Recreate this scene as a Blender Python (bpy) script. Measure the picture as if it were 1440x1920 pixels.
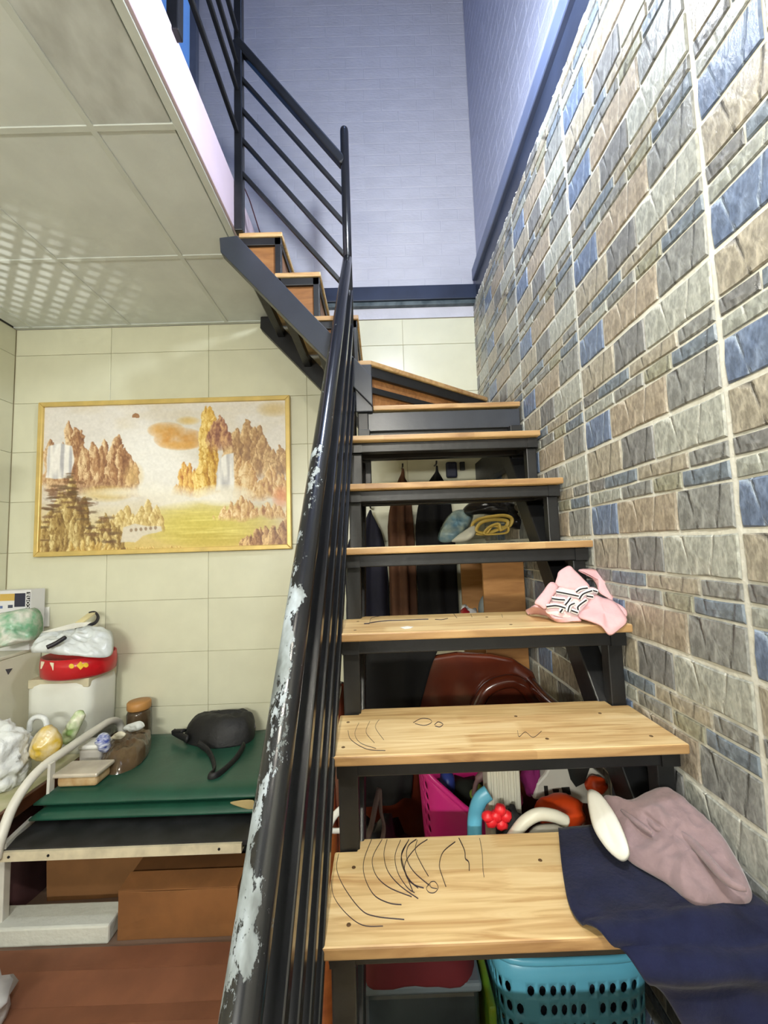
import bpy, bmesh, math, random
import numpy as np
from mathutils import Vector, Matrix, noise
for o in list(bpy.data.objects): bpy.data.objects.remove(o, do_unlink=True)
scene = bpy.context.scene
COL = scene.collection

# ------------------------------------------------------------------ camera
CAM = Vector((0, 0, 1.47))
FPX, PITCH, YAW, ROLL = 782.57, 0.08152, 0.00752, -0.03262
_cp, _sp, _cy, _sy = math.cos(PITCH), math.sin(PITCH), math.cos(YAW), math.sin(YAW)
FW = Vector((_sy*_cp, _cy*_cp, _sp)); _R = Vector((_cy, -_sy, 0)); _U = _R.cross(FW)
RT = _R*math.cos(ROLL) + _U*math.sin(ROLL); UP = -_R*math.sin(ROLL) + _U*math.cos(ROLL)
cam = bpy.data.cameras.new('camera'); camo = bpy.data.objects.new('camera', cam); COL.objects.link(camo)
m = Matrix((RT, UP, -FW)).transposed().to_4x4(); m.translation = CAM; camo.matrix_world = m
cam.sensor_fit = 'VERTICAL'; cam.sensor_height = 24.0; cam.lens = FPX/1920*24.0
cam.clip_start = 0.01; cam.clip_end = 60
scene.camera = camo

# ------------------------------------------------------------------ world, exposure, large lights
w = bpy.data.worlds.new('world'); scene.world = w; w.use_nodes = True
bg = w.node_tree.nodes['Background']; bg.inputs[0].default_value = (0.55, 0.62, 0.8, 1); bg.inputs[1].default_value = 0.15
vs = scene.view_settings
vs.view_transform = 'Standard'; vs.look = 'None'; vs.gamma = 1.0; vs.use_curve_mapping = False
vs.exposure = 0.45
LAMP, LAMP_E = Vector((0.13, 1.00, 3.06)), 540.0       # cool bulb hanging in the stairwell, just above the frame
LAMP2, LAMP2_E = Vector((-0.05, -0.22, 2.52)), 900.0    # bulb hanging in the lower room behind the viewer
TUBE_FILL_W, UP_W = 60.0, 6.0

def area_light(name, loc, rot, sx, sy, watts, col):
    l = bpy.data.lights.new(name, 'AREA'); l.shape = 'RECTANGLE'; l.size = sx; l.size_y = sy
    l.energy = watts; l.color = col
    o = bpy.data.objects.new(name, l); o.location = loc; o.rotation_euler = rot; COL.objects.link(o); return o
area_light('upper_blue_fill', (0.15, 0.9, 5.35), (0, 0, 0), 0.5, 0.5, UP_W, (0.30, 0.48, 1.0))  # added blue fill that tints the upper walls
area_light('front_fill_light', (-0.9, -2.33, 2.05), (math.radians(90), 0, 0), 1.2, 0.12, TUBE_FILL_W, (1.0, 0.99, 0.92))  # unseen tube light added to fill the lower room

# ------------------------------------------------------------------ helpers
rng = random.Random(7)
def V(*a): return Vector(a)
def ray(px, py): return FW + RT*((px-720)/FPX) + UP*((960-py)/FPX)
def atY(px, py, Y): d = ray(px, py); return CAM + d*(Y/d.y)
def atZ(px, py, z): d = ray(px, py); return CAM + d*((z-CAM.z)/d.z)
def atX(px, py, x): d = ray(px, py); return CAM + d*(x/d.x)
def proj(p):
    q = p-CAM; d = q.dot(FW)
    return (720+FPX*q.dot(RT)/d, 960-FPX*q.dot(UP)/d)
def lin(c): return tuple(((x/255)/12.92 if x <= 10 else ((x/255+0.055)/1.055)**2.4) for x in c)+(1.0,)
def NZ(p, s=1.0, o=0): return noise.noise(Vector((p[0]*s+o, p[1]*s+o*1.7, p[2]*s-o)))

MATS = {}
def mat(name, col, rough=0.6, metal=0.0, var=0.12, nscale=8.0, bump=0.0, bscale=30.0, col2=None, spec=0.5,
        trans=0.0, alpha=1.0, stretch=(1, 1, 1), sheen=0.0, coat=0.0, emit=None, estr=0.0, sub=0.0):
    if name in MATS: return MATS[name]
    m = bpy.data.materials.new(name); m.use_nodes = True; nt = m.node_tree; b = nt.nodes['Principled BSDF']
    c = lin(col)
    b.inputs['Roughness'].default_value = rough; b.inputs['Metallic'].default_value = metal
    b.inputs['Specular IOR Level'].default_value = spec
    b.inputs['Transmission Weight'].default_value = trans; b.inputs['Alpha'].default_value = alpha
    b.inputs['Sheen Weight'].default_value = sheen; b.inputs['Coat Weight'].default_value = coat
    b.inputs['Coat Roughness'].default_value = 0.12
    if sub: b.inputs['Subsurface Weight'].default_value = sub
    if emit: b.inputs['Emission Color'].default_value = lin(emit); b.inputs['Emission Strength'].default_value = estr
    tc = nt.nodes.new('ShaderNodeTexCoord'); mp = nt.nodes.new('ShaderNodeMapping'); mp.inputs['Scale'].default_value = stretch
    nt.links.new(tc.outputs['Object'], mp.inputs[0])
    nz = nt.nodes.new('ShaderNodeTexNoise'); nz.inputs['Scale'].default_value = nscale; nz.inputs['Detail'].default_value = 5
    nt.links.new(mp.outputs[0], nz.inputs['Vector'])
    cr = nt.nodes.new('ShaderNodeValToRGB')
    c2 = lin(col2) if col2 else tuple(min(1, x*(1+var)) for x in c[:3])+(1,)
    c1 = c if col2 else tuple(x*(1-var) for x in c[:3])+(1,)
    cr.color_ramp.elements[0].position = 0.36; cr.color_ramp.elements[0].color = c1
    cr.color_ramp.elements[1].position = 0.64; cr.color_ramp.elements[1].color = c2
    nt.links.new(nz.outputs['Fac'], cr.inputs[0]); nt.links.new(cr.outputs[0], b.inputs['Base Color'])
    if bump:
        n2 = nt.nodes.new('ShaderNodeTexNoise'); n2.inputs['Scale'].default_value = bscale; n2.inputs['Detail'].default_value = 4
        nt.links.new(mp.outputs[0], n2.inputs['Vector'])
        bp = nt.nodes.new('ShaderNodeBump'); bp.inputs['Strength'].default_value = bump; bp.inputs['Distance'].default_value = 0.01
        nt.links.new(n2.outputs['Fac'], bp.inputs['Height']); nt.links.new(bp.outputs[0], b.inputs['Normal'])
    MATS[name] = m; return m

WORLD = {}
def tag(o, label=None, cat=None, group=None, kind=None):
    if label: o['label'] = label
    if cat: o['category'] = cat
    if group: o['group'] = group
    if kind: o['kind'] = kind
    return o
def empty(name, loc, label=None, cat=None, group=None, kind=None):
    o = bpy.data.objects.new(name, None); o.location = loc; o.empty_display_size = 0.05; COL.objects.link(o)
    WORLD[o] = Vector(loc); return tag(o, label, cat, group, kind)
def place(o, parent, center):
    WORLD[o] = center
    if parent is not None: o.parent = parent; o.location = center-WORLD[parent]
    else: o.location = center
    COL.objects.link(o)
def build(name, bm, material, parent=None, smooth=False, base=None, label=None, cat=None, group=None, kind=None, bevel=0.0, seg=2, fix=True):
    if fix: bmesh.ops.recalc_face_normals(bm, faces=bm.faces)
    if bevel: 
        es = [e for e in bm.edges if len(e.link_faces) == 2 and e.calc_face_angle(0) > 0.6]
        bmesh.ops.bevel(bm, geom=es, offset=bevel, segments=seg, affect='EDGES', profile=0.5)
    co = [v.co for v in bm.verts]
    lo = Vector([min(c[i] for c in co) for i in range(3)]); hi = Vector([max(c[i] for c in co) for i in range(3)])
    c = (lo+hi)/2
    if parent is None: c.z = lo.z
    for v in bm.verts: v.co -= c
    me = bpy.data.meshes.new(name); bm.to_mesh(me); bm.free()
    for mm in (material if isinstance(material, (list, tuple)) else [material]): me.materials.append(mm)
    if smooth:
        for p in me.polygons: p.use_smooth = True
    o = bpy.data.objects.new(name, me); place(o, parent, c)
    return tag(o, label, cat, group, kind)
def copy_part(src, name, parent, center, rot=None):
    o = bpy.data.objects.new(name, src.data); place(o, parent, Vector(center))
    if rot: o.rotation_euler = rot
    return o
def B(): return bmesh.new()
def box(bm, lo, hi, mi=0):
    x0, y0, z0 = lo; x1, y1, z1 = hi
    vs = [bm.verts.new(p) for p in ((x0,y0,z0),(x1,y0,z0),(x1,y1,z0),(x0,y1,z0),(x0,y0,z1),(x1,y0,z1),(x1,y1,z1),(x0,y1,z1))]
    for f in ((0,3,2,1),(4,5,6,7),(0,1,5,4),(1,2,6,5),(2,3,7,6),(3,0,4,7)):
        bm.faces.new([vs[i] for i in f]).material_index = mi
    return bm
def prism(bm, pts, off):
    """closed polygon pts (3d) extruded by vector off"""
    a = [bm.verts.new(p) for p in pts]; b = [bm.verts.new(Vector(p)+Vector(off)) for p in pts]; n = len(pts)
    bm.faces.new(a[::-1]); bm.faces.new(b)
    for i in range(n): bm.faces.new((a[i], a[(i+1) % n], b[(i+1) % n], b[i]))
    return bm
def obox(bm, p, q, w, h, side=None):
    """rectangular bar from p to q, width w along side, height h across"""
    p, q = Vector(p), Vector(q); d = (q-p).normalized()
    s = Vector(side) if side else (V(0,0,1) if abs(d.z) < 0.9 else V(1,0,0)).cross(d)
    s = (s-d*s.dot(d)).normalized(); t = d.cross(s)
    c = [p+s*a*w/2+t*b*h/2 for a, b in ((-1,-1),(1,-1),(1,1),(-1,1))]
    return prism(bm, c, q-p)
def cat_rom(pts, n=6, closed=False):
    P = [Vector(p) for p in pts]; N = len(P); out = []
    rngs = range(N) if closed else range(N-1)
    for i in rngs:
        if closed: a, b, c, d = P[i-1], P[i], P[(i+1) % N], P[(i+2) % N]
        else: a, b, c, d = P[max(i-1, 0)], P[i], P[i+1], P[min(i+2, N-1)]
        for k in range(n):
            t = k/n
            out.append(0.5*((2*b)+(c-a)*t+(2*a-5*b+4*c-d)*t*t+(3*b-a-3*c+d)*t*t*t))
    if not closed: out.append(P[-1])
    return out
def tube(bm, pts, r, n=10, closed=False, flat=1.0, caps=True):
    P = [Vector(p) for p in pts]; N = len(P); rings = []
    up = V(0.13, 0.21, 1).normalized(); prev = None
    for i in range(N):
        d = (P[(i+1) % N]-P[i-1]) if closed else (P[min(i+1, N-1)]-P[max(i-1, 0)])
        d.normalize()
        s = (up-d*up.dot(d)) if prev is None else (prev-d*prev.dot(d))
        if s.length < 1e-5: s = V(1, 0, 0)-d*d.x
        s.normalize(); prev = s; t = d.cross(s)
        rr = r[i] if isinstance(r, (list, tuple)) else r
        rings.append([bm.verts.new(P[i]+s*math.cos(2*math.pi*k/n)*rr+t*math.sin(2*math.pi*k/n)*rr*flat) for k in range(n)])
    for i in range(N if closed else N-1):
        a, b = rings[i], rings[(i+1) % N]
        for k in range(n): bm.faces.new((a[k], a[(k+1) % n], b[(k+1) % n], b[k]))
    if caps and not closed: bm.faces.new(rings[0][::-1]); bm.faces.new(rings[-1])
    return bm
def lathe(bm, prof, c, n=24, sx=1.0, sy=1.0, mi=0):
    """profile [(r,z)], revolve round vertical axis at c"""
    rings = []
    for r, z in prof:
        if r < 1e-5: rings.append([bm.verts.new((c[0], c[1], c[2]+z))])
        else: rings.append([bm.verts.new((c[0]+sx*r*math.cos(2*math.pi*k/n), c[1]+sy*r*math.sin(2*math.pi*k/n), c[2]+z)) for k in range(n)])
    for a, b in zip(rings, rings[1:]):
        for k in range(n):
            k2 = (k+1) % n
            if len(a) == 1 and len(b) == 1: break
            if len(a) == 1: f = bm.faces.new((a[0], b[k], b[k2]))
            elif len(b) == 1: f = bm.faces.new((a[k], a[k2], b[0]))
            else: f = bm.faces.new((a[k], a[k2], b[k2], b[k]))
            f.material_index = mi
    return bm
def mound(bm, outline, lift, rings=9, sub=5, folds=0.006, fs=22.0, power=2.0, seed=0, under=None, ridge=0.0, crease=0.0):
    """closed soft heap: outline loop (3d) domed by vector lift, wrinkled by noise"""
    O = cat_rom(outline, sub, True); n = len(O); c = sum(O, Vector())/n; lift = Vector(lift); L = lift.length; ld = lift.normalized()
    layers = []
    for j in range(1, rings+1):
        r = j/rings; row = []
        for k in range(n):
            p = c.lerp(O[k], r)
            h = (1-r**power)**0.6 if r < 1 else 0
            f = (NZ(p, fs, seed)+0.5*NZ(p, fs*2.3, seed+9))*folds*(1.0 if r < 1 else 0.6)
            if crease and r < 1: f -= crease*(abs(NZ(p, fs*0.9, seed+21))+0.6*abs(NZ(p, fs*2.0, seed+31))-0.3)
            f += ridge*math.sin(fs*1.4*(p.x*0.8+p.y*0.4-p.z*0.5)+3*NZ(p, fs*0.5, seed+4))*(1-r**4)
            row.append(bm.verts.new(p+lift*h+ld*f))
        layers.append(row)
    top = bm.verts.new(c+lift+ld*NZ(c, fs, seed)*folds)
    for k in range(n): bm.faces.new((top, layers[0][k], layers[0][(k+1) % n]))
    for a, b in zip(layers, layers[1:]):
        for k in range(n): bm.faces.new((a[k], b[k], b[(k+1) % n], a[(k+1) % n]))
    ud = Vector(under) if under is not None else -ld*max(0.004, L*0.08)
    low = [bm.verts.new(p.co+ud) for p in layers[-1]]
    for k in range(n): bm.faces.new((layers[-1][k], low[k], low[(k+1) % n], layers[-1][(k+1) % n]))
    bc = bm.verts.new(c+ud)
    for k in range(n): bm.faces.new((bc, low[(k+1) % n], low[k]))
    return bm
def sheet(bm, rows, thick=0.003, sub=5, folds=0.0, fs=20.0, seed=0, ridge=None):
    """cloth through a grid of 3d control points (rows of equal length), given thickness"""
    R = [cat_rom(r, sub) for r in rows]; cols = list(zip(*R)); G = [cat_rom(c, sub) for c in cols]  # G[col][row]
    nc, nr = len(G), len(G[0])
    def nrm(i, j):
        a = G[min(i+1, nc-1)][j]-G[max(i-1, 0)][j]; b = G[i][min(j+1, nr-1)]-G[i][max(j-1, 0)]
        n = a.cross(b); return n.normalized() if n.length > 1e-9 else V(0, 0, 1)
    A, D = [], []
    for i in range(nc):
        ra, rd = [], []
        for j in range(nr):
            p = G[i][j]; n = nrm(i, j)
            f = (NZ(p, fs, seed)+0.5*NZ(p, fs*2.1, seed+5))*folds
            if ridge: f += ridge(i/(nc-1), j/(nr-1))
            ra.append(bm.verts.new(p+n*(f+thick/2))); rd.append(bm.verts.new(p+n*(f-thick/2)))
        A.append(ra); D.append(rd)
    for i in range(nc-1):
        for j in range(nr-1):
            bm.faces.new((A[i][j], A[i+1][j], A[i+1][j+1], A[i][j+1])); bm.faces.new((D[i][j], D[i][j+1], D[i+1][j+1], D[i+1][j]))
    for i in range(nc-1):
        bm.faces.new((A[i][0], D[i][0], D[i+1][0], A[i+1][0])); bm.faces.new((A[i][-1], A[i+1][-1], D[i+1][-1], D[i][-1]))
    for j in range(nr-1):
        bm.faces.new((A[0][j], A[0][j+1], D[0][j+1], D[0][j])); bm.faces.new((A[-1][j], D[-1][j], D[-1][j+1], A[-1][j+1]))
    return bm
def blob(bm, c, r, seed=0, amp=0.18, fs=5.0, flat=0.0, sub=3, crumple=0.0):
    """rounded wrinkled bag body with flattened base"""
    g = bmesh.ops.create_icosphere(bm, subdivisions=sub, radius=1.0)
    for v in g['verts']:
        d = v.co.normalized(); k = 1+amp*NZ(d*1.0, fs*0.4, seed)+crumple*abs(NZ(d, fs*1.6, seed+3))
        p = Vector((d.x*r[0]*k, d.y*r[1]*k, d.z*r[2]*k))
        if flat and p.z < -r[2]*flat: p.z = -r[2]*flat
        v.co = Vector(c)+p
    return bm
def poly_patch(bm, pts, thick=0.005, bulge=0.0, sub=4, rings=4, folds=0.0, fs=30, seed=0):
    """soft panel with its own thickness from a closed 3d outline"""
    O = cat_rom(pts, sub, True) if sub > 1 else [Vector(p) for p in pts]
    n = len(O); c = sum(O, Vector())/n; nn = Vector()
    for k in range(n): nn += (O[k]-c).cross(O[(k+1) % n]-c)
    nn.normalize()
    if nn.dot(c-CAM) > 0: nn = -nn
    for sgn in (1, -1):
        lay = []
        for j in range(1, rings+1):
            r = j/rings
            lay.append([bm.verts.new(c.lerp(p, r)+nn*(bulge*(1-r*r)+folds*NZ(c.lerp(p, r), fs, seed)+sgn*thick/2*(1 if r < 1 else 0.55))) for p in O])
        t = bm.verts.new(c+nn*(bulge+folds*NZ(c, fs, seed)+sgn*thick/2))
        for k in range(n): bm.faces.new((t, lay[0][k], lay[0][(k+1) % n]) if sgn > 0 else (t, lay[0][(k+1) % n], lay[0][k]))
        for a, b in zip(lay, lay[1:]):
            for k in range(n):
                f = (a[k], b[k], b[(k+1) % n], a[(k+1) % n]); bm.faces.new(f if sgn > 0 else f[::-1])
        if sgn > 0: rim = lay[-1]
        else:
            for k in range(n): bm.faces.new((rim[k], lay[-1][k], lay[-1][(k+1) % n], rim[(k+1) % n]))
    return bm

XR, YB, XL = 0.620, 2.491, -2.215      # right wall face, back wall face, left wall face

# ------------------------------------------------------------------ materials
def nt_of(name):
    m = bpy.data.materials.new(name); m.use_nodes = True; MATS[name] = m
    nt = m.node_tree; return m, nt, nt.nodes['Principled BSDF']
def N(nt, t, **kw):
    n = nt.nodes.new(t)
    for k, v in kw.items():
        if k in n.inputs: n.inputs[k].default_value = v
        else: setattr(n, k, v)
    return n
def ramp(nt, stops):
    r = nt.nodes.new('ShaderNodeValToRGB'); e = r.color_ramp.elements
    e[0].position, e[0].color = stops[0]; e[1].position, e[1].color = stops[-1]
    for p, c in stops[1:-1]:
        x = e.new(p); x.color = c
    return r
G1 = lambda x: (x, x, x, 1)
def wood_mat(name, ca, cb, cc, plank=(0.34, 0.055), rough=0.42):
    """finger-jointed solid wood board, grain along X"""
    m, nt, b = nt_of(name); L = nt.links.new
    tc = N(nt, 'ShaderNodeTexCoord'); oi = N(nt, 'ShaderNodeObjectInfo')
    add = N(nt, 'ShaderNodeVectorMath', operation='ADD'); mul = N(nt, 'ShaderNodeVectorMath', operation='SCALE'); mul.inputs[3].default_value = 7.3
    cmb = N(nt, 'ShaderNodeCombineXYZ'); L(oi.outputs['Random'], cmb.inputs[0]); L(oi.outputs['Random'], cmb.inputs[1]); L(cmb.outputs[0], mul.inputs[0])
    L(tc.outputs['Object'], add.inputs[0]); L(mul.outputs[0], add.inputs[1])
    # jagged finger joints: shift x by a fine saw along y
    br = N(nt, 'ShaderNodeTexBrick'); br.inputs['Scale'].default_value = 1; br.inputs['Brick Width'].default_value = plank[0]; br.inputs['Row Height'].default_value = plank[1]
    br.inputs['Mortar Size'].default_value = 0.0; br.offset = 0.37; br.inputs['Bias'].default_value = 0.0
    br.inputs['Color1'].default_value = G1(0.0); br.inputs['Color2'].default_value = G1(1.0)
    sep = N(nt, 'ShaderNodeSeparateXYZ'); L(add.outputs[0], sep.inputs[0])
    tri = N(nt, 'ShaderNodeMath', operation='PINGPONG'); tri.inputs[1].default_value = 0.0035; L(sep.outputs[1], tri.inputs[0])
    sx = N(nt, 'ShaderNodeMath', operation='MULTIPLY_ADD'); sx.inputs[1].default_value = 4.0; L(tri.outputs[0], sx.inputs[0]); L(sep.outputs[0], sx.inputs[2])
    cv = N(nt, 'ShaderNodeCombineXYZ'); L(sx.outputs[0], cv.inputs[0]); L(sep.outputs[1], cv.inputs[1])
    L(cv.outputs[0], br.inputs['Vector'])
    mp = N(nt, 'ShaderNodeMapping'); mp.inputs['Scale'].default_value = (2.2, 26, 14); L(add.outputs[0], mp.inputs[0])
    nz = N(nt, 'ShaderNodeTexNoise'); nz.inputs['Scale'].default_value = 2.2; nz.inputs['Detail'].default_value = 7; nz.inputs['Distortion'].default_value = 1.2
    L(mp.outputs[0], nz.inputs['Vector'])
    r = ramp(nt, [(0.25, lin(cc)), (0.5, lin(ca)), (0.75, lin(cb))])
    mx = N(nt, 'ShaderNodeMath', operation='MULTIPLY_ADD'); mx.inputs[1].default_value = 0.26; L(br.outputs['Color'], mx.inputs[0])
    sc = N(nt, 'ShaderNodeMath', operation='MULTIPLY_ADD'); sc.inputs[1].default_value = 0.95; sc.inputs[2].default_value = -0.1
    L(nz.outputs['Fac'], sc.inputs[0]); L(sc.outputs[0], mx.inputs[2]); L(mx.outputs[0], r.inputs[0]); L(r.outputs[0], b.inputs['Base Color'])
    bp = N(nt, 'ShaderNodeBump'); bp.inputs['Strength'].default_value = 0.12; bp.inputs['Distance'].default_value = 0.003
    L(nz.outputs['Fac'], bp.inputs['Height']); L(bp.outputs[0], b.inputs['Normal'])
    b.inputs['Roughness'].default_value = rough
    return m
M_TREAD = wood_mat('rubberwood', (222, 192, 138), (236, 212, 164), (190, 150, 98))
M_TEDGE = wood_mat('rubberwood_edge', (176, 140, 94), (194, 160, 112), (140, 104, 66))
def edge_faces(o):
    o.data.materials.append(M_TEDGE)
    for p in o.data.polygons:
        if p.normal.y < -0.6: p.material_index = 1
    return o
M_RISER = wood_mat('riser_wood', (136, 92, 50), (152, 106, 62), (110, 70, 36))
M_CAB = wood_mat('cabinet_laminate', (158, 112, 62), (172, 126, 74), (138, 94, 50), (0.9, 0.25), 0.5)

def stone_mat(name, ca, cb, vein=None):
    m, nt, b = nt_of(name); L = nt.links.new
    tc = N(nt, 'ShaderNodeTexCoord')
    mp = N(nt, 'ShaderNodeMapping'); mp.inputs['Scale'].default_value = (1, 1, 0.55); L(tc.outputs['Object'], mp.inputs[0])
    n1 = N(nt, 'ShaderNodeTexNoise'); n1.inputs['Scale'].default_value = 26; n1.inputs['Detail'].default_value = 8; n1.inputs['Roughness'].default_value = 0.65; L(mp.outputs[0], n1.inputs['Vector'])
    n2 = N(nt, 'ShaderNodeTexNoise'); n2.inputs['Scale'].default_value = 120; n2.inputs['Detail'].default_value = 5; L(mp.outputs[0], n2.inputs['Vector'])
    r = ramp(nt, [(0.3, lin(ca)), (0.7, lin(cb))]); L(n1.outputs['Fac'], r.inputs[0])
    # fine dark/light speckle
    sp = ramp(nt, [(0.38, G1(0.62)), (0.55, G1(1.0)), (0.72, G1(1.3))]); L(n2.outputs['Fac'], sp.inputs[0])
    mm = N(nt, 'ShaderNodeMixRGB', blend_type='MULTIPLY'); mm.inputs[0].default_value = 0.8; L(r.outputs[0], mm.inputs[1]); L(sp.outputs[0], mm.inputs[2])
    # cracks: thin lines of a distorted cell pattern, mostly upright
    mp2 = N(nt, 'ShaderNodeMapping'); mp2.inputs['Scale'].default_value = (1, 1, 0.35); mp2.inputs['Rotation'].default_value = (0.25, 0, 0); mp2.inputs['Location'].default_value = (0.3, 0.4, 0.1)
    ad = N(nt, 'ShaderNodeVectorMath', operation='MULTIPLY_ADD'); ad.inputs[1].default_value = (0.02, 0.02, 0.02)
    L(n1.outputs['Color'], ad.inputs[0]); L(tc.outputs['Object'], ad.inputs[2]); L(ad.outputs[0], mp2.inputs[0])
    vo = N(nt, 'ShaderNodeTexVoronoi', feature='DISTANCE_TO_EDGE'); vo.inputs['Scale'].default_value = 11; L(mp2.outputs[0], vo.inputs['Vector'])
    cr = ramp(nt, [(0.0, G1(1)), (0.04, G1(0))]); L(vo.outputs[0], cr.inputs[0])
    mk = N(nt, 'ShaderNodeMath', operation='MULTIPLY'); L(cr.outputs[0], mk.inputs[0])
    pm = ramp(nt, [(0.40, G1(0)), (0.52, G1(0.85))]); L(n1.outputs['Fac'], pm.inputs[0]); L(pm.outputs[0], mk.inputs[1])
    mv = N(nt, 'ShaderNodeMixRGB'); L(mk.outputs[0], mv.inputs[0]); L(mm.outputs[0], mv.inputs[1])
    mv.inputs[2].default_value = lin(vein if vein else (60, 58, 54))
    L(mv.outputs[0], b.inputs['Base Color'])
    ht = N(nt, 'ShaderNodeMath', operation='SUBTRACT'); L(n1.outputs['Fac'], ht.inputs[0]); L(mk.outputs[0], ht.inputs[1])
    h2 = N(nt, 'ShaderNodeMath', operation='MULTIPLY_ADD'); h2.inputs[1].default_value = 0.3; L(n2.outputs['Fac'], h2.inputs[0]); L(ht.outputs[0], h2.inputs[2])
    bp = N(nt, 'ShaderNodeBump'); bp.inputs['Strength'].default_value = 0.75; bp.inputs['Distance'].default_value = 0.005
    L(h2.outputs[0], bp.inputs['Height']); L(bp.outputs[0], b.inputs['Normal'])
    b.inputs['Roughness'].default_value = 0.36
    return m
STONE = {
 'tan': stone_mat('stone_tan', (152, 146, 131), (178, 171, 155)),
 'brown': stone_mat('stone_brown', (150, 139, 123), (177, 166, 148), (208, 200, 184)),
 'dark': stone_mat('stone_dark_grey', (112, 113, 113), (142, 143, 142)),
 'grey': stone_mat('stone_grey', (126, 128, 126), (154, 156, 153)),
 'light': stone_mat('stone_light_grey', (160, 163, 155), (182, 184, 175), (218, 218, 206)),
 'green': stone_mat('stone_greenish', (138, 138, 121), (162, 161, 142)),
 'pale': stone_mat('stone_pale', (148, 152, 145), (173, 176, 168), (212, 212, 200)),
 'blue': stone_mat('stone_blue', (92, 108, 136), (126, 141, 166), (164, 178, 194)),
 'slate': stone_mat('stone_slate', (103, 114, 126), (134, 145, 155)),
}
M_MORTAR = mat('mortar', (214, 213, 202), 0.85, var=0.06, bump=0.3, bscale=60)
M_CREAM = mat('cream_tile', (214, 213, 188), 0.3, var=0.035, nscale=5, bump=0.05, bscale=14)
M_GROUT = mat('tile_grout', (190, 182, 152), 0.8, var=0.05)
M_CEILP = mat('ceiling_panel_board', (214, 219, 216), 0.7, var=0.05, nscale=6, bump=0.12, bscale=22)
M_CEILM = mat('ceiling_panel_stained', (208, 212, 210), 0.7, nscale=13, col2=(184, 187, 184), bump=0.12, bscale=22, stretch=(1, 0.6, 1))
M_TBAR = mat('ceiling_bar_white', (206, 211, 206), 0.45, var=0.03)
M_FASCIA = mat('fascia_white', (198, 180, 192), 0.4, var=0.02)
M_FOAM = mat('foam_brick_white', (196, 196, 204), 0.55, var=0.04, nscale=10, bump=0.35, bscale=55, stretch=(0.6, 1, 1.6))
M_BEAM = mat('beam_dark_paint', (44, 52, 72), 0.38, var=0.2, nscale=5, bump=0.1, bscale=20)
M_FLANGE = mat('beam_flange_paint', (92, 104, 136), 0.4, var=0.1, nscale=4)
M_BLACK = mat('black_steel_paint', (22, 23, 25), 0.42, var=0.25, nscale=9, bump=0.08, bscale=40)
M_STEEL = mat('bluegrey_steel_paint', (46, 50, 58), 0.34, var=0.15, nscale=5, bump=0.06, bscale=30)
M_FLOOR = mat('floor_tile_brown', (112, 92, 78), 0.35, var=0.12, nscale=4)
M_PLASTER = mat('plaster', (196, 196, 206), 0.7, var=0.04, bump=0.3, bscale=25)

def chipped(name, lowcut, grad):
    """black paint flaked off over pale primer; more wear where hands hold the rail (towards its lower end)"""
    m, nt, b = nt_of(name); L = nt.links.new
    tc = N(nt, 'ShaderNodeTexCoord'); mp = N(nt, 'ShaderNodeMapping'); mp.inputs['Scale'].default_value = (1.0, 0.5, 0.42); L(tc.outputs['Object'], mp.inputs[0])
    n1 = N(nt, 'ShaderNodeTexNoise'); n1.inputs['Scale'].default_value = 34; n1.inputs['Detail'].default_value = 8; n1.inputs['Roughness'].default_value = 0.72; L(mp.outputs[0], n1.inputs['Vector'])
    n0 = N(nt, 'ShaderNodeTexNoise'); n0.inputs['Scale'].default_value = 9; n0.inputs['Detail'].default_value = 2; L(mp.outputs[0], n0.inputs['Vector'])
    sm = N(nt, 'ShaderNodeMath', operation='MULTIPLY_ADD'); sm.inputs[1].default_value = 0.5; L(n0.outputs['Fac'], sm.inputs[0]); L(n1.outputs['Fac'], sm.inputs[2])
    sp = N(nt, 'ShaderNodeSeparateXYZ'); L(tc.outputs['Object'], sp.inputs[0])
    gx = N(nt, 'ShaderNodeMath', operation='MULTIPLY_ADD'); gx.inputs[1].default_value = grad[0]; L(sp.outputs[0], gx.inputs[0]); L(sm.outputs[0], gx.inputs[2])
    gz = N(nt, 'ShaderNodeMath', operation='MULTIPLY_ADD'); gz.inputs[1].default_value = grad[1]; L(sp.outputs[2], gz.inputs[0]); L(gx.outputs[0], gz.inputs[2])
    th = ramp(nt, [(lowcut, G1(0)), (lowcut+0.012, G1(1))]); L(gz.outputs[0], th.inputs[0])
    n3 = N(nt, 'ShaderNodeTexNoise'); n3.inputs['Scale'].default_value = 40; n3.inputs['Detail'].default_value = 4; L(mp.outputs[0], n3.inputs['Vector'])
    pr = ramp(nt, [(0.35, lin((88, 94, 94))), (0.5, lin((126, 134, 136))), (0.66, lin((154, 164, 172)))]); L(n3.outputs['Fac'], pr.inputs[0])
    mx = N(nt, 'ShaderNodeMixRGB'); L(th.outputs[0], mx.inputs[0]); mx.inputs[1].default_value = lin((22, 23, 26)); L(pr.outputs[0], mx.inputs[2])
    L(mx.outputs[0], b.inputs['Base Color'])
    rr = N(nt, 'ShaderNodeMapRange'); rr.inputs[3].default_value = 0.22; rr.inputs[4].default_value = 0.6; L(th.outputs[0], rr.inputs[0]); L(rr.outputs[0], b.inputs['Roughness'])
    bp = N(nt, 'ShaderNodeBump', invert=True); bp.inputs['Strength'].default_value = 0.6; bp.inputs['Distance'].default_value = 0.0015
    L(th.outputs[0], bp.inputs['Height']); L(bp.outputs[0], b.inputs['Normal'])
    return m
M_PIPE = chipped('chipped_handrail_paint', 0.848, (-3.4, -0.078))
M_BAR = chipped('scratched_bar_paint', 1.06, (0, 0))

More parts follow.
